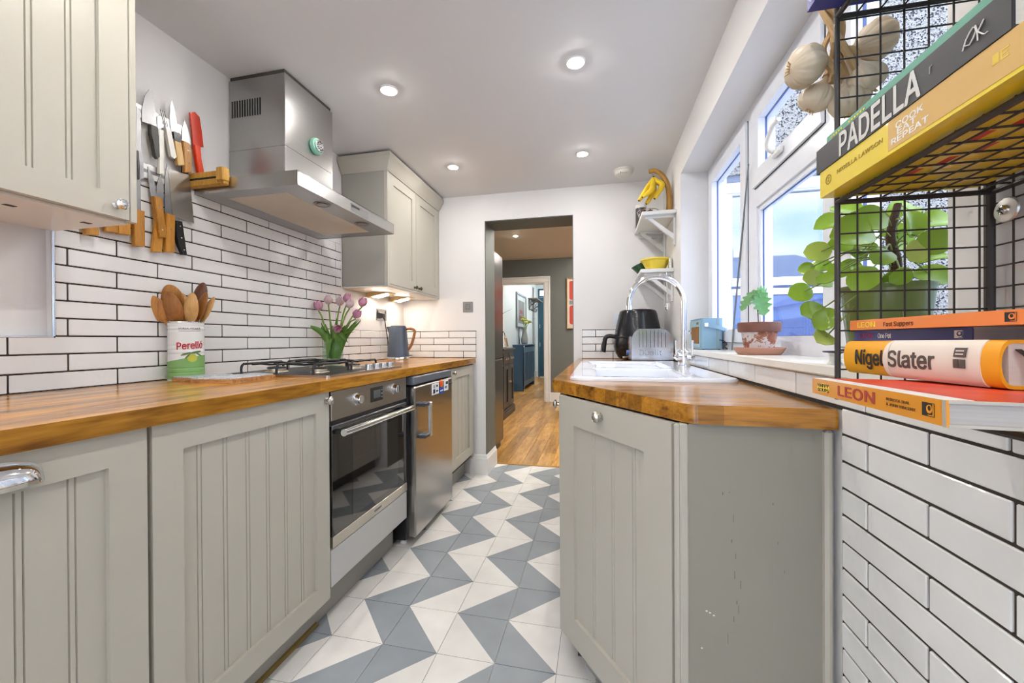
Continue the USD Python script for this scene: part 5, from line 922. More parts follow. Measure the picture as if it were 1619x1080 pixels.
# ---------------------------------------------------------------- books
PAGES = mat('book_pages', C(206, 200, 190), .8, var=.10, vscale=520, stretch=(.02, .02, 1)); PAGEG = mat('grey_pages', C(176, 172, 168), .8, var=.14, vscale=600, stretch=(.02, .02, 1))
class Book:
    """Lies flat: x along the spine from o, y up its thickness, z out of the spine."""
    def __init__(s, label, o, dx, L, t, D, m, round_=0., pages=None, board=.0022, group=None, spine=None, over=.0012, tilt=0.):
        s.ex = np.array([dx, -1, tilt]); s.ex /= np.linalg.norm(s.ex); s.ez = np.cross(s.ex, (0, 0, 1.)); s.ez /= np.linalg.norm(s.ez); s.ey = np.cross(s.ez, s.ex); s.o = np.array(o, float); s.L, s.t, s.D, s.R = L, t, D, round_
        s.th = thing('book', label, 'book', o, group)
        bul = [(round_ * math.cos(a) ** .8 if math.cos(a) > 0 else 0, t / 2 + t / 2 * math.sin(a)) for a in np.linspace(-math.pi / 2, math.pi / 2, 15)] if round_ else [(0, 0), (0, t)]
        zy = Polygon([(-D, 0)] + bul + [(-D, t), (-D, t - board), (-.0, t - board)] + ([(round_ * .78 * math.cos(a), t / 2 + (t / 2 - board) * math.sin(a)) for a in np.linspace(math.pi / 2, -math.pi / 2, 11)] if round_ else [(-board, t - board), (-board, board)]) + [(0, board), (-D, board)]).buffer(0)
        s.cover = s.put('cover', frame(ext(zy, L), (0, 0, 0), (0, 0, 1), (0, 1, 0), (-1, 0, 0)).apply_translation((L, 0, 0)), m)
        s.put('pages', cbox(over, L - over, board * .9, t - board * .9, -D + .004, -board * .5 + round_ * .35, 0), pages or PAGES, smooth=False)
        if not round_ and t < .02:
            s.put('board_edge', cat(cbox(L - .0004, L + .0003, -.0001, board + .0003, -D + .002, -.0012, 0), cbox(L - .0004, L + .0003, t - board - .0003, t + .0001, -D + .002, -.0012, 0)), mat('grey_board_edge', C(186, 180, 170), .8, var=.15, vscale=80), label='pale edges of the cover boards')
    def bulge(s, y): return s.R * np.clip(1 - ((y - s.t / 2) / (s.t / 2)) ** 2, 0, 1) ** .4 if s.R else 0 * y
    def put(s, name, m, mt, on=None, label=None, smooth=35):
        m = m.copy(); return part(on or s.th, name, frame(m, s.o, s.ex, s.ey, s.ez), mt, smooth=smooth, label=label)
    def flat(s, name, m, mt, label=None):
        """Something printed on the spine: x, y on the spine, z a hair's height."""
        m = m.subdivide_to_size(.0025) if s.R else m.copy(); v = m.vertices.copy(); v[:, 2] += s.bulge(v[:, 1]) + (.0011 if s.R else .00015); m.vertices = v; return s.put(name, m, mt, s.cover, label, False)
    def text(s, name, txt, x, y, h, w, mt, bold=False, label=None): return s.flat(name, move(words(txt, h, w, bold, .0003), (x, y, 0)), mt, label)
    def rect(s, name, x0, x1, y0, y1, mt, label=None, hgt=.00012):
        if not s.R: return s.flat(name, cbox(x0, x1, y0, y1, 0, hgt, 0), mt, label)
        ys = np.linspace(y0, y1, 17); g = [[(x, y, s.R * max(0, 1 - ((y - s.t / 2) / (s.t / 2)) ** 2) ** .4 + .0004) for y in ys] for x in np.linspace(x0, x1, 3)]
        return s.put(name, sheet(g, hgt * 3), mt, s.cover, label)
def ink(name, *c, rough=.5): return mat('print_' + name, C(*c), rough, var=.02)
K0, WH = ink('black', 34, 30, 30), ink('white', 226, 224, 220)
ORG = mat('cover_orange', C(226, 148, 26), .35, var=.02, coat=.3)
b = Book('orange LEON Happy Soups book lying lowest in the rack', (1.181, -.697, 1.0415), -.127, .226, .0175, .185, ORG, pages=PAGEG, board=.0017, tilt=.028)
b.text('title', 'LEON', .0685, .0042, .0098, .071, ink('maroon', 168, 54, 50), True); b.flat('title_spot', move(ext(affinity.scale(Point(0, 0).buffer(.0095), 1.75, .55), .0001), (.0315, .0085, 0)), ink('yellow', 240, 206, 60))
b.text('subtitle', 'HAPPY', .0175, .0092, .0036, .029, K0, True); b.text('subtitle', 'SOUPS', .0175, .0042, .0036, .029, K0, True); b.text('authors', 'REBECCA SEAL', .157, .0098, .0022, .031, ink('brown', 110, 70, 24)); b.text('authors', '& JOHN VINCENT', .157, .0056, .0022, .0375, ink('brown', 110, 70, 24))
def mark(b, x, y, w, h, a, c_):
    b.rect('publisher_mark', x, x + w, y, y + h, a); b.flat('publisher_mark', move(cat(ext(Point(w * .62, h * .55).buffer(h * .32).difference(Point(w * .62, h * .6).buffer(h * .19)), .0003), cbox(w * .9, w * .97, h * .08, h * .95, 0, .0003, 0), cbox(w * .5, w * .97, h * .06, h * .12, 0, .0003, 0)), (x, y, .0001)), c_)
mark(b, .202, .0045, .013, .0095, K0, ORG)
b.rect('worn_end', .2225, .2262, -.0002, .0177, mat('worn_card', C(178, 168, 152), .8, var=.2, vscale=90)); b.put('cover_picture', cbox(.002, .222, .0173, .0177, -.18, -.016, 0), mat('red_white_cover', C(206, 62, 36), .4, var=.5, vscale=22), b.cover); b.put('white_edge', cbox(.001, .2225, .0173, .0177, -.016, -.0002, 0), WH, b.cover, 'white strip along the top of the cover')
b = Book('thick orange and cream Nigel Slater hardback with a rounded spine', (1.2555, -.636, 1.0618), .045, .193, .041, .14, mat('cover_amber', C(232, 162, 26), .5, var=.02), round_=.010, pages=PAGES, board=.003, tilt=.008)
CREAM = mat('cover_cream', C(222, 214, 200), .55, var=.03, vscale=12); TAUPE = ink('taupe', 84, 74, 68)
b.rect('cream_jacket', .0735, .178, .0003, .0407, CREAM, 'cream part of the jacket', .00035); b.flat('jacket_curve', ext(affinity.scale(Point(.0755, .0205).buffer(.0203, quad_segs=12), .3, 1).difference(sbox(.0765, 0, .2, .05)), .0006).subdivide_to_size(.004), CREAM)
b.text('author', 'Nigel', .0235, .0125, .0172, .0455, K0, True, 'black lettering'); b.text('author', 'Slater', .0758, .0125, .0172, .059, TAUPE, True, 'grey-brown lettering')
for u0, u1, v0, v1 in ((.155, .1665, .0255, .034), (.155, .160, .0155, .0235), (.1612, .1662, .0155, .0235)): b.flat('publisher_mark', move(cbox(u0, u1, v0, v1, 0, .0005, 0), (0, 0, .0004)), TAUPE)
b.flat('publisher_mark', move(cat(cbox(.157, .1645, .0277, .0288, 0, .0009, 0), cbox(.157, .1645, .0307, .0318, 0, .0009, 0)), (0, 0, .0004)), CREAM)
b.put('ribbon', sheet([[(.1935 + .03 * s, .033 - .022 * s - .01 * s * s, .0 - q) for q in (.001, .0055)] for s in np.linspace(0, 1, 10)], .0006), mat('ribbon_black', C(52, 48, 42), .7), label='dark ribbon page marker')
b = Book('thin navy blue LEON One Pot book between the orange one and the thick hardback', (1.258, -.636, 1.1028), .12, .1432, .0134, .13, mat('cover_navy', C(62, 68, 128), .35, coat=.3), pages=PAGEG, board=.0016)
b.text('title', 'LEON', .0095, .0036, .0058, .02, ink('plum', 150, 50, 84), True); b.text('title', 'One Pot', .0368, .0036, .0055, .0185, WH, True); mark(b, .127, .003, .0082, .0078, WH, mat('cover_navy', (0, 0, 0)))
b = Book('slim bright orange LEON Fast Suppers book on top of the pile', (1.253, -.636, 1.1166), .02, .2094, .0124, .13, mat('cover_bright_orange', C(228, 130, 60), .35, coat=.3), pages=PAGEG, board=.0016)
b.text('title', 'LEON', .015, .0032, .0062, .0315, ink('yellow', 240, 206, 60), True); b.text('title', 'Fast Suppers', .0596, .0032, .005, .0425, ink('darkbrown', 92, 44, 20)); mark(b, .195, .0025, .0092, .0078, K0, MATS['cover_bright_orange'])
YEL = mat('cover_yellow', C(226, 198, 30), .35, var=.02, coat=.3); GOLD = mat('cover_gold', C(206, 164, 88), .4, var=.02)
b = Book('thick yellow and gold Nigella Lawson book on the middle tier', (1.2215, -.6315, 1.2925), -.005, .258, .0338, .17, YEL, pages=PAGES, board=.003)
b.rect('gold_block', .1263, .2578, .0035, .0336, GOLD, 'gold part of the spine'); b.text('author', 'NIGELLA LAWSON', .0385, .0175, .0046, .08, ink('olive', 150, 122, 30)); b.flat('emblem', move(cat(ext(Point(0, 0).buffer(.0062).difference(Point(0, 0).buffer(.0049)), .0003), move(words('Z', .0052, None, True, .0003), (-.002, -.0026, 0))), (.0195, .018, 0)), ink('olive', 150, 122, 30))
for q, (w_, x_, y_) in enumerate((('COOK', .137, .0215), ('EAT', .139, .015), ('REPEAT', .131, .008))): b.text('title', w_, x_, y_, .0056, (.034, .024, .046)[q], WH, True, 'white brushed title')
b.flat('publisher_mark', move(cat(cbox(.226, .231, .016, .0235, 0, .0003, 0), cbox(.2325, .2335, .016, .0235, 0, .0003, 0), cbox(.2335, .2385, .016, .0172, 0, .0003, 0), cbox(.2335, .2375, .0194, .0204, 0, .0003, 0), cbox(.2335, .2385, .0223, .0235, 0, .0003, 0)), (.0095, .001, 0)), ink('yellow2', 222, 190, 60))
b.put('back_print', cat(*[cbox(.06 + .027 * k, .082 + .027 * k, -.0002, .0005, -.06 - .012 * (k % 3), -.052 - .012 * (k % 3), 0) for k in range(6)]), ink('red', 190, 60, 40), b.cover, 'red print on the underside of the cover')
b = Book('black PADELLA cookery book with big pale capitals', (1.2205, -.6247, 1.3266), -.005, .257, .0312, .18, mat('cover_black', C(40, 38, 42), .45, var=.05), pages=PAGES, board=.0025)
b.text('title', 'PADELLA', .0516, .0025, .0268, .1245, ink('palegrey', 206, 204, 198), True, 'large pale capitals')
b.flat('emblem', cat(*[move(tube(curve(p, 14), .0005, 6), (.2195, .0105, .0006)) for p in (((0, 0, 0), (.003, .007, 0), (.009, .0125, 0), (.0115, .008, 0), (.006, .001, 0), (.0015, .003, 0)), ((.011, .0125, 0), (.0125, .006, 0), (.013, -.001, 0)), ((.013, .006, 0), (.018, .012, 0)), ((.013, .006, 0), (.018, .0005, 0), (.021, .0, 0)))]), ink('palegrey', 206, 204, 198), 'scrawled white monogram'); b.flat('monogram', move(words('r', .009, None, False, .0003), (.186, .014, 0)), ink('grey', 130, 128, 130))
b = Book('thin sea green book lying over the black one', (1.2225, -.645, 1.3582), -.005, .235, .0088, .16, mat('cover_green', C(92, 158, 134), .45, var=.06, vscale=60), pages=PAGES, board=.0015)
b.text('title', 'PASTA', .008, .002, .0045, .028, ink('yellow', 240, 206, 60)) if False else b.flat('title', cat(*[cbox(.01 + .0052 * k, .013 + .0052 * k, .003, .0052, 0, .0003, 0) for k in range(5)] + [cbox(.046 + .0052 * k, .049 + .0052 * k, .003, .0052, 0, .0003, 0) for k in range(6)]), ink('yellow', 240, 206, 60), 'tiny yellow print')
b = Book('indigo blue hardback on the top tier of the rack', (1.204, -.637, 1.5385), -.01, .25, .034, .18, mat('cover_indigo', C(66, 66, 140), .45, var=.04), pages=mat('cream_pages', C(206, 196, 176), .8, var=.1, vscale=500, stretch=(.02, .02, 1)), board=.003)
b.flat('emblem', move(ext(Point(0, 0).buffer(.0055).difference(Point(0, 0).buffer(.0045)), .0003), (.012, .012, 0)), WH)

# ---------------------------------------------------------------- garlic hanging behind the rack
GAR = leafy('garlic_skin', C(196, 172, 138), C(234, 222, 202), .5, .12, 30); GSTEM = mat('garlic_stalk', C(188, 156, 112), .7, var=.2, vscale=60)
def garlic(label, c_, r, ax, hang, seed):
    ax = np.array(ax, float); ax /= np.linalg.norm(ax); t = thing('garlic_bulb', label, 'garlic', c_, 'garlic bulbs hung behind the rack'); n = 72; g = random.Random(seed); ph = [g.uniform(0, 6.28) for _ in range(3)]; n = 120
    prof = [(-1.02, .06), (-.97, .3), (-.86, .62), (-.62, .9), (-.25, 1.03), (.15, .98), (.5, .78), (.8, .5), (1.05, .28), (1.3, .17), (1.6, .12)]
    ps = curve([(a, b_, 0) for a, b_ in prof], 40); v, f = [], []
    for a, rr, _ in ps:
        for k in range(n):
            th = 2 * math.pi * k / n; lob = abs(math.sin(th * 3.5 + ph[0])) ** .55; w_ = max(0, math.cos(a * 1.25)); v.append(((rr * (1 - .13 * w_ * (1 - lob) + .012 * math.sin(th * 21 + 3 * a)) * math.cos(th)) * r, (rr * (1 - .13 * w_ * (1 - lob) + .012 * math.sin(th * 21 + 3 * a)) * math.sin(th + .04 * math.sin(2 * th + ph[1]))) * r, a * r * .88))
    k_ = len(ps)
    for i in range(k_ - 1):
        for j in range(n):
            q = (j + 1) % n; f += [(i * n + j, i * n + q, (i + 1) * n + q), (i * n + j, (i + 1) * n + q, (i + 1) * n + j)]
    m = trimesh.Trimesh(np.array(v), np.array(f), process=False); ex = np.cross((0, 1, .3), ax); ex /= np.linalg.norm(ex); m = frame(m, c_, ex, np.cross(ax, ex), ax); part(t, 'bulb', m, GAR, smooth=60)
    part(t, 'root_tuft', cat(*[tube([np.array(c_) - ax * r * .86 + ex * q * r * .1, np.array(c_) - ax * r * 1.08 + ex * q * r * .2 + np.cross(ax, ex) * g.uniform(-.2, .2) * r], [.0016, .0005], 5) for q in (-1.6, -.8, 0, .8, 1.6)]), GSTEM)
    part(t, 'stalk', tube(curve([np.array(c_) + ax * r * 1.3, np.array(c_) + ax * r * 1.7 + (0, 0, .004), np.array(hang) - (0, 0, .03), hang], 16), np.linspace(.006, .0035, 16)[:16], 7), GSTEM)
HG = (1.262, -.585, 1.552)
garlic('big pale garlic bulb hanging in front of the rack\'s corner post', (1.226, -.588, 1.497), .0275, (1, .2, .12), HG, 1)
garlic('garlic bulb highest behind the rack grid, tilted up to the wall', (1.325, -.56, 1.538), .027, (-.9, -.1, -.28), HG, 2)
garlic('brownish garlic bulb behind the wires just under the highest one', (1.315, -.53, 1.505), .028, (-.55, -.2, .6), HG, 3)
garlic('smaller garlic bulb hanging below the pale front one', (1.252, -.56, 1.467), .022, (.35, -.1, .8), HG, 4)
garlic('garlic bulb lowest of the string, partly behind the green book', (1.285, -.575, 1.449), .0235, (-.1, .1, 1), HG, 5)
garlic('garlic bulb in the middle of the string against the wires', (1.3, -.585, 1.472), .023, (-.4, -.1, .8), HG, 6)
st_ = thing('garlic_braid', 'dry plaited garlic stalks tied to the rack behind the corner post', 'garlic braid', HG); part(st_, 'stalks', cat(*[tube(curve([np.array(HG) + (0.004 * math.cos(q * 2.1) - .012, .006 * math.sin(q * 2.1), .03), np.array(HG) + (.008 * math.cos(q * 2.1 + 1.5), .008 * math.sin(q * 2.1 + 1.5), 0), np.array(HG) + (.014 * math.cos(q * 2.1 + 3), .01 * math.sin(q * 2.1 + 3), -.035), np.array(HG) + (.02 * math.cos(q * 2.1 + 4) + .01, .012 * math.sin(q * 2.1 + 4), -.075)], 18), np.linspace(.0035, .005, 18), 6) for q in range(6)]), GSTEM); part(st_, 'tie', tube([(1.243 + .006 * math.cos(a), -.628 + .006 * math.sin(a) + .02 * (math.cos(a) > 2), 1.57) for a in np.linspace(0, 6.28, 14)], .0015, 5), GSTEM)
# ---------------------------------------------------------------- the next room, seen through the opening
DL_, DR_, DY, HY = -.80, 3.2, 5.75, 10.45
PLK = wood('oak_plank', C(150, 98, 36), C(214, 166, 92), 'y', .3, 8, rand=.28, coat=.1)
f2 = struct('floor_001', 'oak plank floor of the next room and the hall beyond', 'floor')
part(f2, 'underlay', cbox(-1.2, DR_ + .1, YF2, HY + .3, -.05, -.006, 0), mat('dark_underlay', C(60, 40, 20), .8))
part(f2, 'threshold_bar', cbox(JX0 + .006, JX1 - .006, YF2 - .004, YF2 + .022, -.004, .003, .001), wood('oak_threshold', C(150, 100, 34), C(196, 146, 62), 'x', .35, 12))
pr = random.Random(3); x = -.92
while x < 1.3:
    w = .132; y = YF2 + .022 - pr.uniform(0, .9)
    while y < HY:
        L = pr.uniform(.7, 1.25); a, b = max(y, YF2 + .022), min(y + L, HY)
        if b - a > .03 and (a < 7.2 or x < .35): part(f2, 'plank', cbox(x + .0006, x + w - .0006, a + .0006, b - .0006, -.0058, pr.uniform(-.0004, .0004), .0012), PLK, smooth=False)
        y += L
    x += w
part(f2, 'far_planks', cbox(1.26, DR_, YF2, DY, -.0058, 0, 0), PLK)
wd = struct('wall_dining_far', 'dark grey wall of the next room with a white-cased doorway', 'wall')
DO0, DO1, DOZ = -.764, .022, 2.135
part(wd, 'plaster', cat(cbox(DL_ - .3, DO0, DY, DY + .12, 0, 2.75, 0), cbox(DO1, DR_, DY, DY + .12, 0, 2.75, 0), cbox(DO0, DO1, DY, DY + .12, DOZ, 2.75, 0)), GREYWALL)
wdl = struct('wall_dining_left', 'grey side wall of the next room behind the fridge freezer', 'wall'); part(wdl, 'plaster', cbox(DL_ - .12, DL_, YF2 + .006, DY, 0, 2.75, 0), GREYWALL)
wdr = struct('wall_dining_right', 'grey far side wall of the next room', 'wall'); part(wdr, 'plaster', cbox(DR_, DR_ + .12, YF2 + .26, DY, 0, 2.75, 0), GREYWALL)
ce2 = struct('ceiling_001', 'white ceiling of the next room', 'ceiling'); part(ce2, 'plasterboard', cbox(DL_ - .12, DR_ + .12, YF2 + .006, DY + .001, 2.553, 2.62, 0), mat('warm_ceiling', C(216, 212, 206), .7, var=.01))
ar = struct('door_2', 'white moulded architrave round the doorway to the hall', 'door frame', (-.37, DY, 0))
for x0, x1 in ((DO0 - .1, DO0 + .004), (DO1 - .004, DO1 + .1)):
    part(ar, 'architrave', cat(cbox(x0, x1, DY - .016, DY - .0005, 0, DOZ - .0045, .003), cbox(min(x0, x1) + (.0 if x0 < -.5 else .075), min(x0, x1) + (.03 if x0 < -.5 else .105), DY - .026, DY - .0008, 0, DOZ + .0695, .004)), TRIM)
part(ar, 'head_architrave', cat(cbox(DO0 - .1, DO1 + .1, DY - .017, DY - .0005, DOZ - .004, DOZ + .1, .003), cbox(DO0 - .1, DO1 + .101, DY - .026, DY - .0008, DOZ + .07, DOZ + .101, .004)), TRIM)
part(ar, 'lining', cat(cbox(DO0, DO0 + .02, DY, DY + .12, 0, DOZ, 0), cbox(DO1 - .02, DO1, DY, DY + .12, 0, DOZ, 0), cbox(DO0 + .02, DO1 - .02, DY, DY + .12, DOZ - .02, DOZ, 0)), TRIM)
part(ar, 'plinth_block', cbox(DO1 + .002, DO1 + .5, DY - .022, DY - .0005, 0, .17, .003), TRIM, label='white skirting beside the doorway')
d2_ = downlight('small lit downlight in the next room\'s ceiling', -.17, 4.13, 2.553, first=DL)
DL2 = thing('downlight', 'strong lit downlight of the next room, out of sight beside the opening', 'ceiling light', (1.3, 3.2, 2.553), 'recessed downlights')
part(DL2, 'trim_ring', lathe([(.028, -.001), (.03, -.0055), (.037, -.0065), (.0415, -.004), (.0425, 0), (.026, 0), (.028, -.001)], 40, (1.3, 3.2, 2.553)), TRIM)
part(DL2, 'lamp', lathe([(0, -.0125), (.011, -.012), (.019, -.0098), (.0248, -.0058), (.0265, -.001), (0, -.0005)], 32, (1.3, 3.2, 2.553)), emit('bright_downlight_lamp', (1.0, .94, .86), 330.0))
for x, y, lab in ((1.1, 2.8, 'first'), (1.1, 3.7, 'second'), (1.1, 4.7, 'third'), (.35, 2.75, 'fourth'), (.9, 5.2, 'fifth'), (2.2, 2.9, 'sixth'), (2.2, 4.0, 'seventh'), (2.2, 5.0, 'eighth'), (.75, 3.2, 'ninth'), (.8, 4.1, 'tenth'), (1.6, 3.4, 'eleventh'), (1.6, 4.6, 'twelfth')): downlight(lab + ' lit downlight of the next room hidden from the kitchen by the end wall', x, y, 2.553, first=DL2)
FF = mat('dark_fridge_steel', (.24, .235, .24), .26, 1.0, var=.12, vscale=3, stretch=(1, 1, .3))
ff = thing('fridge_freezer', 'tall dark steel fridge freezer just inside the next room', 'fridge freezer', (-.38, 2.48, 0))
part(ff, 'body', cbox(-.70, -.075, 2.192, 2.765, .03, 1.965, .004), mat('fridge_side_grey', C(90, 90, 92), .4))
part(ff, 'fridge_door', cbox(-.072, -.03, 2.193, 2.766, .925, 1.968, .008), FF); part(ff, 'freezer_drawer', cbox(-.072, -.03, 2.193, 2.766, .07, .913, .008), FF); part(ff, 'foot_panel', cbox(-.68, -.06, 2.2, 2.76, .002, .066, .002), BLACK); part(ff, 'door_gap', cbox(-.07, -.05, 2.2, 2.76, .91, .93, 0), BLACK)
DK = mat('black_brown_paint', C(46, 38, 36), .35, var=.08)
sb_ = thing('sideboard', 'black-brown painted sideboard with steel knobs past the fridge freezer', 'sideboard', (-.55, 4.4, 0))
part(sb_, 'carcass', cbox(-.78, -.35, 4.02, 4.77, .09, .955, .003), DK); part(sb_, 'top', cat(cbox(-.79, -.318, 4.0, 4.8, .962, .985, .004), cbox(-.785, -.33, 4.01, 4.79, .95, .964, .003)), DK); part(sb_, 'plinth', cat(cbox(-.785, -.325, 4.005, 4.795, .0, .09, .003), cbox(-.785, -.332, 4.01, 4.79, .088, .115, .005)), DK)
for k in range(2):
    y0 = 4.06 + .345 * k; dw = part(sb_, 'drawer', cbox(-.352, -.338, y0, y0 + .325, .76, .92, .004), DK); part(dw, 'drawer_panel', cbox(-.34, -.334, y0 + .03, y0 + .295, .785, .895, .003), DK)
    for q in (.1, .225): knob(dw, (-.336, y0 + q, .84), (1, 0, 0), .019, CHROME)
    d = door(sb_, (-.335, y0, .15), (1, 0, 0), .325, .59, .055, .06, m=DK); knob(d, (-.335, y0 + (.295 if k == 0 else .03), .5), (1, 0, 0), .017, CHROME)
pf = thing('photo_frame', 'small pale photo frame leaning on the sideboard', 'photo frame', (-.4, 4.62, .986))
q_ = rot_about(move(cbox(-.006, .006, -.075, .075, 0, .17, .003), (0, 0, 0)), -.2, (0, 1, 0)); part(pf, 'frame', move(q_, (-.40, 4.6, .9875)), mat('cream_frame', C(210, 190, 160), .5)); part(pf, 'picture', move(rot_about(cbox(.0062, .0072, -.06, .06, .02, .15, 0), -.2, (0, 1, 0)), (-.40, 4.6, .9875)), mat('sepia_photo', C(120, 90, 60), .4, var=.6, vscale=40))
ho = thing('arched_ornament', 'thin black arched stand on the sideboard behind the photo', 'ornament', (-.47, 4.62, .986)); part(ho, 'arch', tube(curve([(-.46, 4.48, .987), (-.46, 4.49, 1.14), (-.46, 4.56, 1.23), (-.46, 4.66, 1.2), (-.46, 4.74, 1.08), (-.46, 4.76, .987)], 28), .005, 8), BLACK); part(ho, 'base', cbox(-.48, -.44, 4.47, 4.77, .9855, .992, .002), BLACK)
hp = thing('orchid', 'dark-leaved pot plant on the sideboard half hidden by the fridge freezer', 'pot plant', (-.56, 4.5, .986)); part(hp, 'pot', lathe([(0, 0), (.045, 0), (.06, .1), (.055, .1), (.05, .09), (0, .088)], 28, (-.57, 4.36, .986)), mat('stone_pot', C(120, 112, 104), .6))
HPL = leafy('dark_leaf', C(40, 58, 36), C(66, 86, 52), .4, .1)
for k in range(9):
    a = k * 2.4; R_ = .1 + .012 * k; o = np.array([-.57, 4.36, 1.07]); part(hp, 'leaf', blade_leaf(o, o + (R_ * .5 * math.cos(a), R_ * .5 * math.sin(a), .2 + .02 * k), o + (R_ * 1.5 * math.cos(a), R_ * 1.5 * math.sin(a), .3 + .025 * k), .04, (-math.sin(a), math.cos(a), 0)), HPL, smooth=60)
pc = thing('framed_print', 'gold-framed print of bold red blocks on the dark grey wall', 'picture', (.7, DY, 1.3))
a0, a1, b0, b1 = .414, .98, 1.296, 2.187
part(pc, 'frame', ext_y(sbox(a0, b0, a1, b1).difference(sbox(a0 + .013, b0 + .013, a1 - .013, b1 - .013)), DY - .035, DY - .003), mat('gilt_frame', C(176, 136, 66), .35, .5)); part(pc, 'mount', cbox(a0 + .012, a1 - .012, DY - .02, DY - .004, b0 + .012, b1 - .012, 0), mat('cream_mount', C(206, 196, 184), .7))
RP = mat('print_red', C(196, 40, 22), .6)
part(pc, 'red_block', cat(ext_y(rrect(.47, .33, .03, .697, 1.97), DY - .0215, DY - .0198), ext_y(rrect(.47, .33, .04, .697, 1.54), DY - .0215, DY - .0198)), RP, label='two rounded red blocks'); part(pc, 'grey_band', ext_y(sbox(.46, 1.72, .93, 1.79), DY - .0214, DY - .0198), mat('print_grey', C(168, 176, 178), .6))

# ---------------------------------------------------------------- hall
wh = struct('wall_hall_left', 'pale blue hall wall behind the radiator cover', 'wall'); part(wh, 'plaster', cbox(-1.0, -.865, DY + .12, HY, 0, 2.75, 0), HALLWALL)
wh2 = struct('wall_hall_right', 'pale blue hall wall opposite the radiator cover', 'wall'); part(wh2, 'plaster', cbox(.38, .5, DY + .12, HY, 0, 2.75, 0), HALLWALL)
we = struct('wall_hall_end', 'pale wall round the blue front door', 'wall'); E0, E1, EZ = -.79, .05, 2.63
part(we, 'plaster', cat(cbox(-1.0, E0, HY, HY + .12, 0, 2.75, 0), cbox(E1, .5, HY, HY + .12, 0, 2.75, 0), cbox(E0, E1, HY, HY + .12, EZ, 2.75, 0)), HALLWALL)
ce3 = struct('ceiling_002', 'white hall ceiling', 'ceiling'); part(ce3, 'plasterboard', cbox(-1.0, .5, DY + .12, HY + .12, 2.75, 2.8, 0), CEIL)
fd_ = struct('door_3', 'blue panelled front door under a glazed fanlight', 'door', (-.37, HY, 0)); BLU = mat('petrol_blue_paint', C(44, 84, 104), .35, var=.02)
part(fd_, 'door_frame', ext_y(sbox(E0, 0, E1, EZ).difference(unary_union([sbox(E0 + .05, .02, E1 - .05, 2.37), sbox(E0 + .05, 2.42, E1 - .05, EZ - .05)])), HY - .01, HY + .06), BLU)
d = door(fd_, (E1 - .052, HY + .0, .022), (0, -1, 0), .735, 2.345, .1, .12, name='leaf', th=.04, m=BLU) if False else part(fd_, 'leaf', cat(cbox(E0 + .052, E1 - .052, HY + .005, HY + .045, .022, 2.365, .003), *[cbox(E0 + .14 + .29 * i, E0 + .36 + .29 * i, HY - .002, HY + .01, z0, z1, .006) for i in range(2) for z0, z1 in ((.2, .85), (1.0, 1.55), (1.7, 2.25))]), BLU)
part(fd_, 'fanlight', cbox(E0 + .05, E1 - .05, HY + .02, HY + .026, 2.42, EZ - .05, 0), emit('fanlight_daylight', (.9, .95, 1), 1.6) if False else pane_mat('window_glass'))
for z in (.9, 1.45): part(fd_, 'hinge', cbox(E0 + .045, E0 + .065, HY - .014, HY - .004, z, z + .12, .002), mat('pale_hinge', C(190, 190, 186), .4))
mt = thing('doormat', 'pale doormat inside the front door', 'doormat', (-.4, 10.0, 0)); part(mt, 'mat', cbox(-.72, -.02, 9.95, 10.4, .0006, .014, .004), mat('coir', C(196, 186, 166), .9, var=.2, vscale=120, bump=.002, bscale=200)); part(mt, 'border', ext(sbox(-.73, 9.94, -.01, 10.41).difference(sbox(-.7, 9.97, -.04, 10.38)), .0155, .0006), mat('mat_edge', C(150, 140, 120), .8))
bs = struct('baseboard_hall', 'white hall skirting', 'skirting', (-.86, 8, 0)); part(bs, 'skirting_board', cat(cbox(-.8645, -.845, DY + .12, HY, 0, .17, .004), cbox(-.8645, -.838, DY + .12, HY, .17, .19, .004)), TRIM)
rc = thing('radiator_cover', 'blue radiator cover with upright slats in the hall', 'radiator cover', (-.72, 7.76, 0)); RBL = mat('denim_blue_paint', C(58, 92, 122), .38, var=.03); r0, r1_ = 7.03, 8.5
part(rc, 'top', cbox(-.842, -.585, r0 - .02, r1_ + .02, .98, 1.004, .004), RBL); part(rc, 'side', cbox(-.84, -.604, r0, r0 + .02, .002, .979, .002), RBL); part(rc, 'side', cbox(-.84, -.604, r1_ - .02, r1_, .002, .979, .002), RBL)
part(rc, 'front_frame', ext_x(sbox(r0, .06, r1_, .95).difference(sbox(r0 + .1, .2, r1_ - .1, .83)).difference(sbox(r0 + .12, 0, r1_ - .12, .1)), -.618, -.6), RBL)
for k in range(7): part(rc, 'slat', cbox(-.617, -.603, r0 + .155 + .18 * k, r0 + .235 + .18 * k, .2, .83, .002), RBL)
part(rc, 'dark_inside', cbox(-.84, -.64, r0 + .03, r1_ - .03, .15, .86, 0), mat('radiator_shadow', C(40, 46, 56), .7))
fv = thing('flower_vase', 'grey jug of yellow-green flowers on the radiator cover', 'vase', (-.72, 7.8, 1.005)); part(fv, 'jug', lathe([(0, .001), (.06, .001), (.075, .02), (.085, .1), (.06, .24), (.045, .32), (.06, .39), (.055, .39), (.04, .32), (.055, .24), (0, .05)], 32, (-.72, 7.8, 1.005)), mat('grey_stoneware', C(150, 150, 146), .4, var=.08)); part(fv, 'handle', tube(curve([(-.72, 7.86, 1.33), (-.72, 7.93, 1.3), (-.72, 7.92, 1.2), (-.72, 7.875, 1.13)], 14), .01, 8), MATS['grey_stoneware'])
YG = leafy('yellow_green_flower', C(176, 190, 80), C(214, 216, 130))
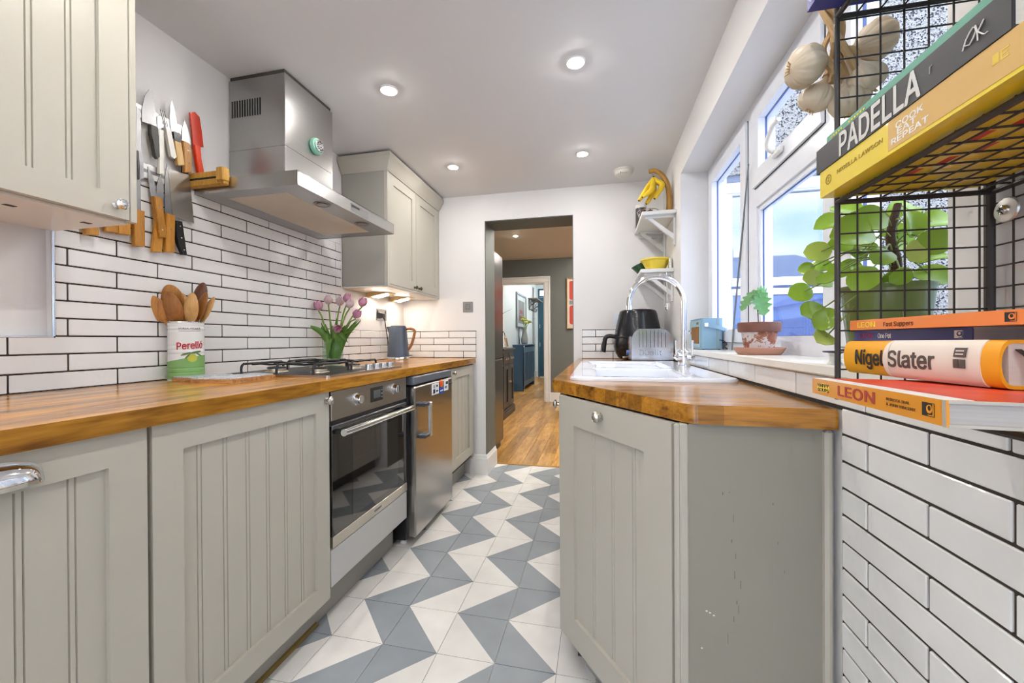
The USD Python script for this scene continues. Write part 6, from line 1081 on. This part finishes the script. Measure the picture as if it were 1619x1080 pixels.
for lab, dx, dy, dz in (('tallest yellow-green flower in the grey hall jug', -.02, .0, .3), ('yellow-green hall flower leaning towards the kitchen', .0, -.2, .24), ('yellow-green hall flower leaning towards the front door', .0, .2, .25), ('yellow-green hall flower bending out over the passage', .12, -.03, .2), ('lowest yellow-green hall flower, on the kitchen side of the jug', .04, -.11, .17), ('short yellow-green hall flower on the front-door side of the jug', .04, .1, .19)):
    t = thing('hall_flower', lab, 'flower', (-.72, 7.8, 1.3), 'flowers in the hall jug'); o = np.array([-.72 + dx * .1, 7.8 + dy * .1, 1.32]); e = o + np.array([dx, dy, dz])
    part(t, 'stem', tube(curve([o - (0, 0, .15), o, (o + e) / 2 + (0, 0, .02), e], 12), .005, 6), STEMG); part(t, 'bloom', cat(*[ball(e + np.array([.026 * math.cos(q), .026 * math.sin(q), .012 * (q % 2)]), .024, 1) for q in range(6)]), YG)
hp2 = thing('hall_picture', 'grey and red picture in a steel frame on the hall wall', 'picture', (-.86, 8.1, 1.4)); part(hp2, 'frame', ext_x(sbox(7.5, 1.38, 8.7, 2.2).difference(sbox(7.54, 1.42, 8.66, 2.16)), -.863, -.83), mat('pewter_frame', C(120, 122, 126), .3, .5)); part(hp2, 'mount', cbox(-.862, -.848, 7.53, 8.67, 1.41, 2.17, 0), mat('grey_mount', C(186, 196, 202), .5)); part(hp2, 'artwork', cbox(-.85, -.845, 7.72, 8.48, 1.5, 2.04, 0), mat('grey_artwork', C(120, 124, 128), .5, var=.3, vscale=18)); part(hp2, 'red_marks', cat(*[cbox(-.846, -.843, 7.85 + .12 * k, 7.93 + .12 * k, 1.56, 1.68, 0) for k in range(4)], *[cbox(-.846, -.843, 7.9 + .13 * k, 7.98 + .13 * k, 1.73, 1.82, 0) for k in range(3)]), mat('dull_red', C(160, 60, 70), .5))
ck = thing('coat_shelf', 'small hall shelf on scrolled iron brackets with hooks', 'coat rack', (-.86, 9.7, 2.2)); part(ck, 'shelf_board', cbox(-.863, -.62, 9.1, 10.25, 2.2, 2.225, .003), mat('weathered_board', C(120, 112, 104), .6)); IR = mat('wrought_iron', C(70, 66, 62), .5)
for y in (9.25, 10.05): part(ck, 'scroll_bracket', cat(tube(curve([(-.856, y, 2.195), (-.856, y, 1.9)], 4), .01, 6), tube(curve([(-.65, y, 2.19), (-.7, y, 2.1), (-.8, y, 2.04), (-.85, y, 1.96)], 14), .01, 6), tube(curve([(-.72, y, 2.12), (-.74, y, 2.06), (-.8, y, 2.06), (-.8, y, 2.13), (-.75, y, 2.15)], 16), .008, 6)), IR)
for k in range(4): part(ck, 'hook', tube(curve([(-.858, 9.3 + .22 * k, 1.96), (-.8, 9.3 + .22 * k, 1.9), (-.76, 9.3 + .22 * k, 1.93), (-.745, 9.3 + .22 * k, 1.98)], 12), .009, 6), IR)
pipe = thing('heating_pipe', 'grey vertical pipe on the hall wall behind the radiator cover', 'pipe', (-.83, 9.9, .2)); part(pipe, 'pipe', tube([(-.835, 9.9, .18), (-.835, 9.9, 2.6)], .028, 12), mat('pipe_grey', C(150, 154, 158), .4)); part(pipe, 'clip', cat(*[cbox(-.865, -.80, 9.865, 9.935, z, z + .03, .004) for z in (.9, 1.7)]), MATS['pipe_grey'])
pn = thing('hall_cable', 'dark cable hanging down the hall wall under the picture', 'cable', (-.86, 7.6, 1)); part(pn, 'cable', tube(curve([(-.858, 7.85, 1.38), (-.856, 7.82, 1.2), (-.856, 7.86, 1.1), (-.856, 7.85, .6)], 16), .012, 6), mat('grey_cable', C(110, 116, 120), .5))
for y, lab in ((6.6, 'near the inner doorway'), (7.9, 'above the flower jug'), (9.3, 'near the front door'), (7.25, 'second from the doorway'), (8.6, 'fourth along'), (10.0, 'last before the door')): downlight('lit hall downlight hidden from the kitchen, ' + lab, -.15, y, 2.75, first=DL2)

# ---------------------------------------------------------------- outdoors: the house's own rear wall, roofs behind the garden
PEB = usdkit.material(stage, '/World/Looks/pebbledash', {'geo': ('geometry', {}), 'v': ('voronoi_texture', {'scale': 95.0}), 'n': ('noise_texture', {'scale': 55.0, 'detail': 3.0}), 'sv': ('separate_color', {}), 'r': ('rgb_ramp', {'ramp': [(.0, C(20, 22, 28)), (.2, C(52, 54, 62)), (.24, C(150, 148, 144)), (.8, C(166, 164, 160)), (.9, C(110, 110, 112)), (1, C(140, 138, 136))]}),
    'bu': ('bump', {'strength': 1.0, 'distance': .012}), 'p': ('principled_bsdf', {'roughness': .85})}, [('geo.position', 'v.vector'), ('v.color', 'sv.color'), ('sv.r', 'r.fac'), ('r.color', 'p.base_color'), ('v.distance', 'bu.height'), ('bu.normal', 'p.normal')], surface='p.BSDF')
O0, O1, OZ0, OZ1 = 1.93, 2.78, .9, 2.40
wx = struct('wall_exterior', 'pale pebbledashed rear wall of the house seen through the window', 'wall'); part(wx, 'pebbledash', cat(cbox(XO, O0, YF2, YF2 + .25, -.2, 5.6, 0), cbox(O1, 6.5, YF2, YF2 + .25, -.2, 5.6, 0), cbox(O0, O1, YF2, YF2 + .25, -.2, OZ0, 0), cbox(O0, O1, YF2, YF2 + .25, OZ1, 5.6, 0)), PEB)
part(wx, 'lintel_soffit', cbox(O0, O1, YF2 + .02, YF2 + .24, OZ1 - .05, OZ1, 0), mat('slate_soffit', C(104, 116, 140), .6))
wo = struct('window_2', 'white garden-side window in the pebbledashed wall, its panes mirroring the sky', 'window', (2.35, YF2, OZ0))
yf0, yf1 = YF2 + .03, YF2 + .09; PW = mat('outdoor_white_frame', C(226, 232, 240), .3, var=.02)
part(wo, 'outer_frame', ext_y(sbox(O0, OZ0, O1, OZ1 - .05).difference(unary_union([sbox(O0 + .06, 1.575, O1 - .06, 2.25), sbox(O0 + .06, OZ0 + .06, O1 - .06, 1.455)])), yf0, yf1), PW)
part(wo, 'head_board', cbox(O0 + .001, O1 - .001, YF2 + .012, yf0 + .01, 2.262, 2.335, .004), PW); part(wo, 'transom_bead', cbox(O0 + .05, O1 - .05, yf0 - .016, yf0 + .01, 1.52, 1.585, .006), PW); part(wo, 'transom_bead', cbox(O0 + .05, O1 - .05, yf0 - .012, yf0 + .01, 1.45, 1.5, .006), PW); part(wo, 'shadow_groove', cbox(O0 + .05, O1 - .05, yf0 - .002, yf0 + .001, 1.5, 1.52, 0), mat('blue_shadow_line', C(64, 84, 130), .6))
part(wo, 'pane', cbox(O0 + .06, O1 - .06, yf0 + .03, yf0 + .036, 1.575, 2.25, 0), usdkit.material(stage, '/World/Looks/sky_mirror_pane', {'g': ('glossy_bsdf', {'roughness': .02, 'color': (.30, .335, .38)}), 'd': ('diffuse_bsdf', {'color': (.05, .07, .1)}), 'm': ('mix_closure', {'fac': .12})}, [('g.BSDF', 'm.closure1'), ('d.BSDF', 'm.closure2')], surface='m.closure'))
part(wo, 'pane', cbox(O0 + .06, O1 - .06, yf0 + .03, yf0 + .036, OZ0 + .06, 1.455, 0), usdkit.material(stage, '/World/Looks/blue_mirror_pane', {'g': ('glossy_bsdf', {'roughness': .03, 'color': (.26, .33, .5)}), 'd': ('diffuse_bsdf', {'color': (.04, .06, .16)}), 'm': ('mix_closure', {'fac': .35})}, [('g.BSDF', 'm.closure1'), ('d.BSDF', 'm.closure2')], surface='m.closure'))
gd = struct('ground', 'paved garden beyond the window', 'ground'); part(gd, 'paving', cbox(-12, 30, -45, YF2 + .2, -.4, -.2, 0), mat('garden_paving', C(206, 210, 216), .8, var=.1, vscale=2))
SLT = mat('slate_roof', C(120, 134, 166), .6, var=.15, vscale=2); RND = mat('pale_render', C(186, 196, 214), .8, var=.06, vscale=2)
def house(label, x0, x1, y0, y1, eave, ridge, chx):
    t = thing('house', label, 'house', ((x0 + x1) / 2, (y0 + y1) / 2, -.2)); part(t, 'walls', cbox(x0, x1, y0, y1, -.2, eave, 0), RND); ym = (y0 + y1) / 2; o = .25; h = (x1 - x0) * .28
    v = np.array([(x0 - o, y0 - o, eave), (x1 + o, y0 - o, eave), (x1 + o, y1 + o, eave), (x0 - o, y1 + o, eave), (x0 + h, ym, ridge), (x1 - h, ym, ridge)]); part(t, 'roof', trimesh.convex.convex_hull(v), SLT, smooth=False)
    ch = part(t, 'chimney', cbox(chx, chx + .6, ym - .3, ym + .3, eave, ridge + .55, .02), mat('pale_brick', C(150, 158, 186), .8, var=.1, vscale=6)); part(ch, 'chimney_pot', cat(*[lathe([(.1, 0), (.08, .35), (.1, .37), (0, .37)], 12, (chx + .15 + .3 * k, ym, ridge + .55)) for k in range(2)]), MATS['pale_brick'])
    for k in range(3): part(t, 'window', cbox(x0 + (x1 - x0) * (.18 + .27 * k), x0 + (x1 - x0) * (.18 + .27 * k) + .7, y1, y1 + .03, .8, 1.9, 0), mat('far_window', C(60, 76, 110), .1))
house('low blue-roofed neighbouring house beyond the garden, mirrored in the far window', 8.9, 14.5, -15.5, -10.5, 2.5, 3.5, 13.0); house('taller neighbouring house with a chimney, mirrored hazily in the far window', 6.5, 16.5, -27.0, -20.0, 4.2, 6.6, 9.3); house('neighbouring house farthest to the garden\'s end', 17.5, 24, -24, -17, 3.6, 6.0, 20)
fc = struct('trim_2', 'tall close-boarded garden fence', 'fence', (5.2, -8, -.2)); part(fc, 'fence_boards', cat(*[cbox(5.15, 5.17, -16 + .15 * k, -16 + .15 * k + .143, -.2, 1.55, 0) for k in range(118)]), mat('fence_blue_grey', C(120, 130, 158), .7, var=.1), kind='stuff')
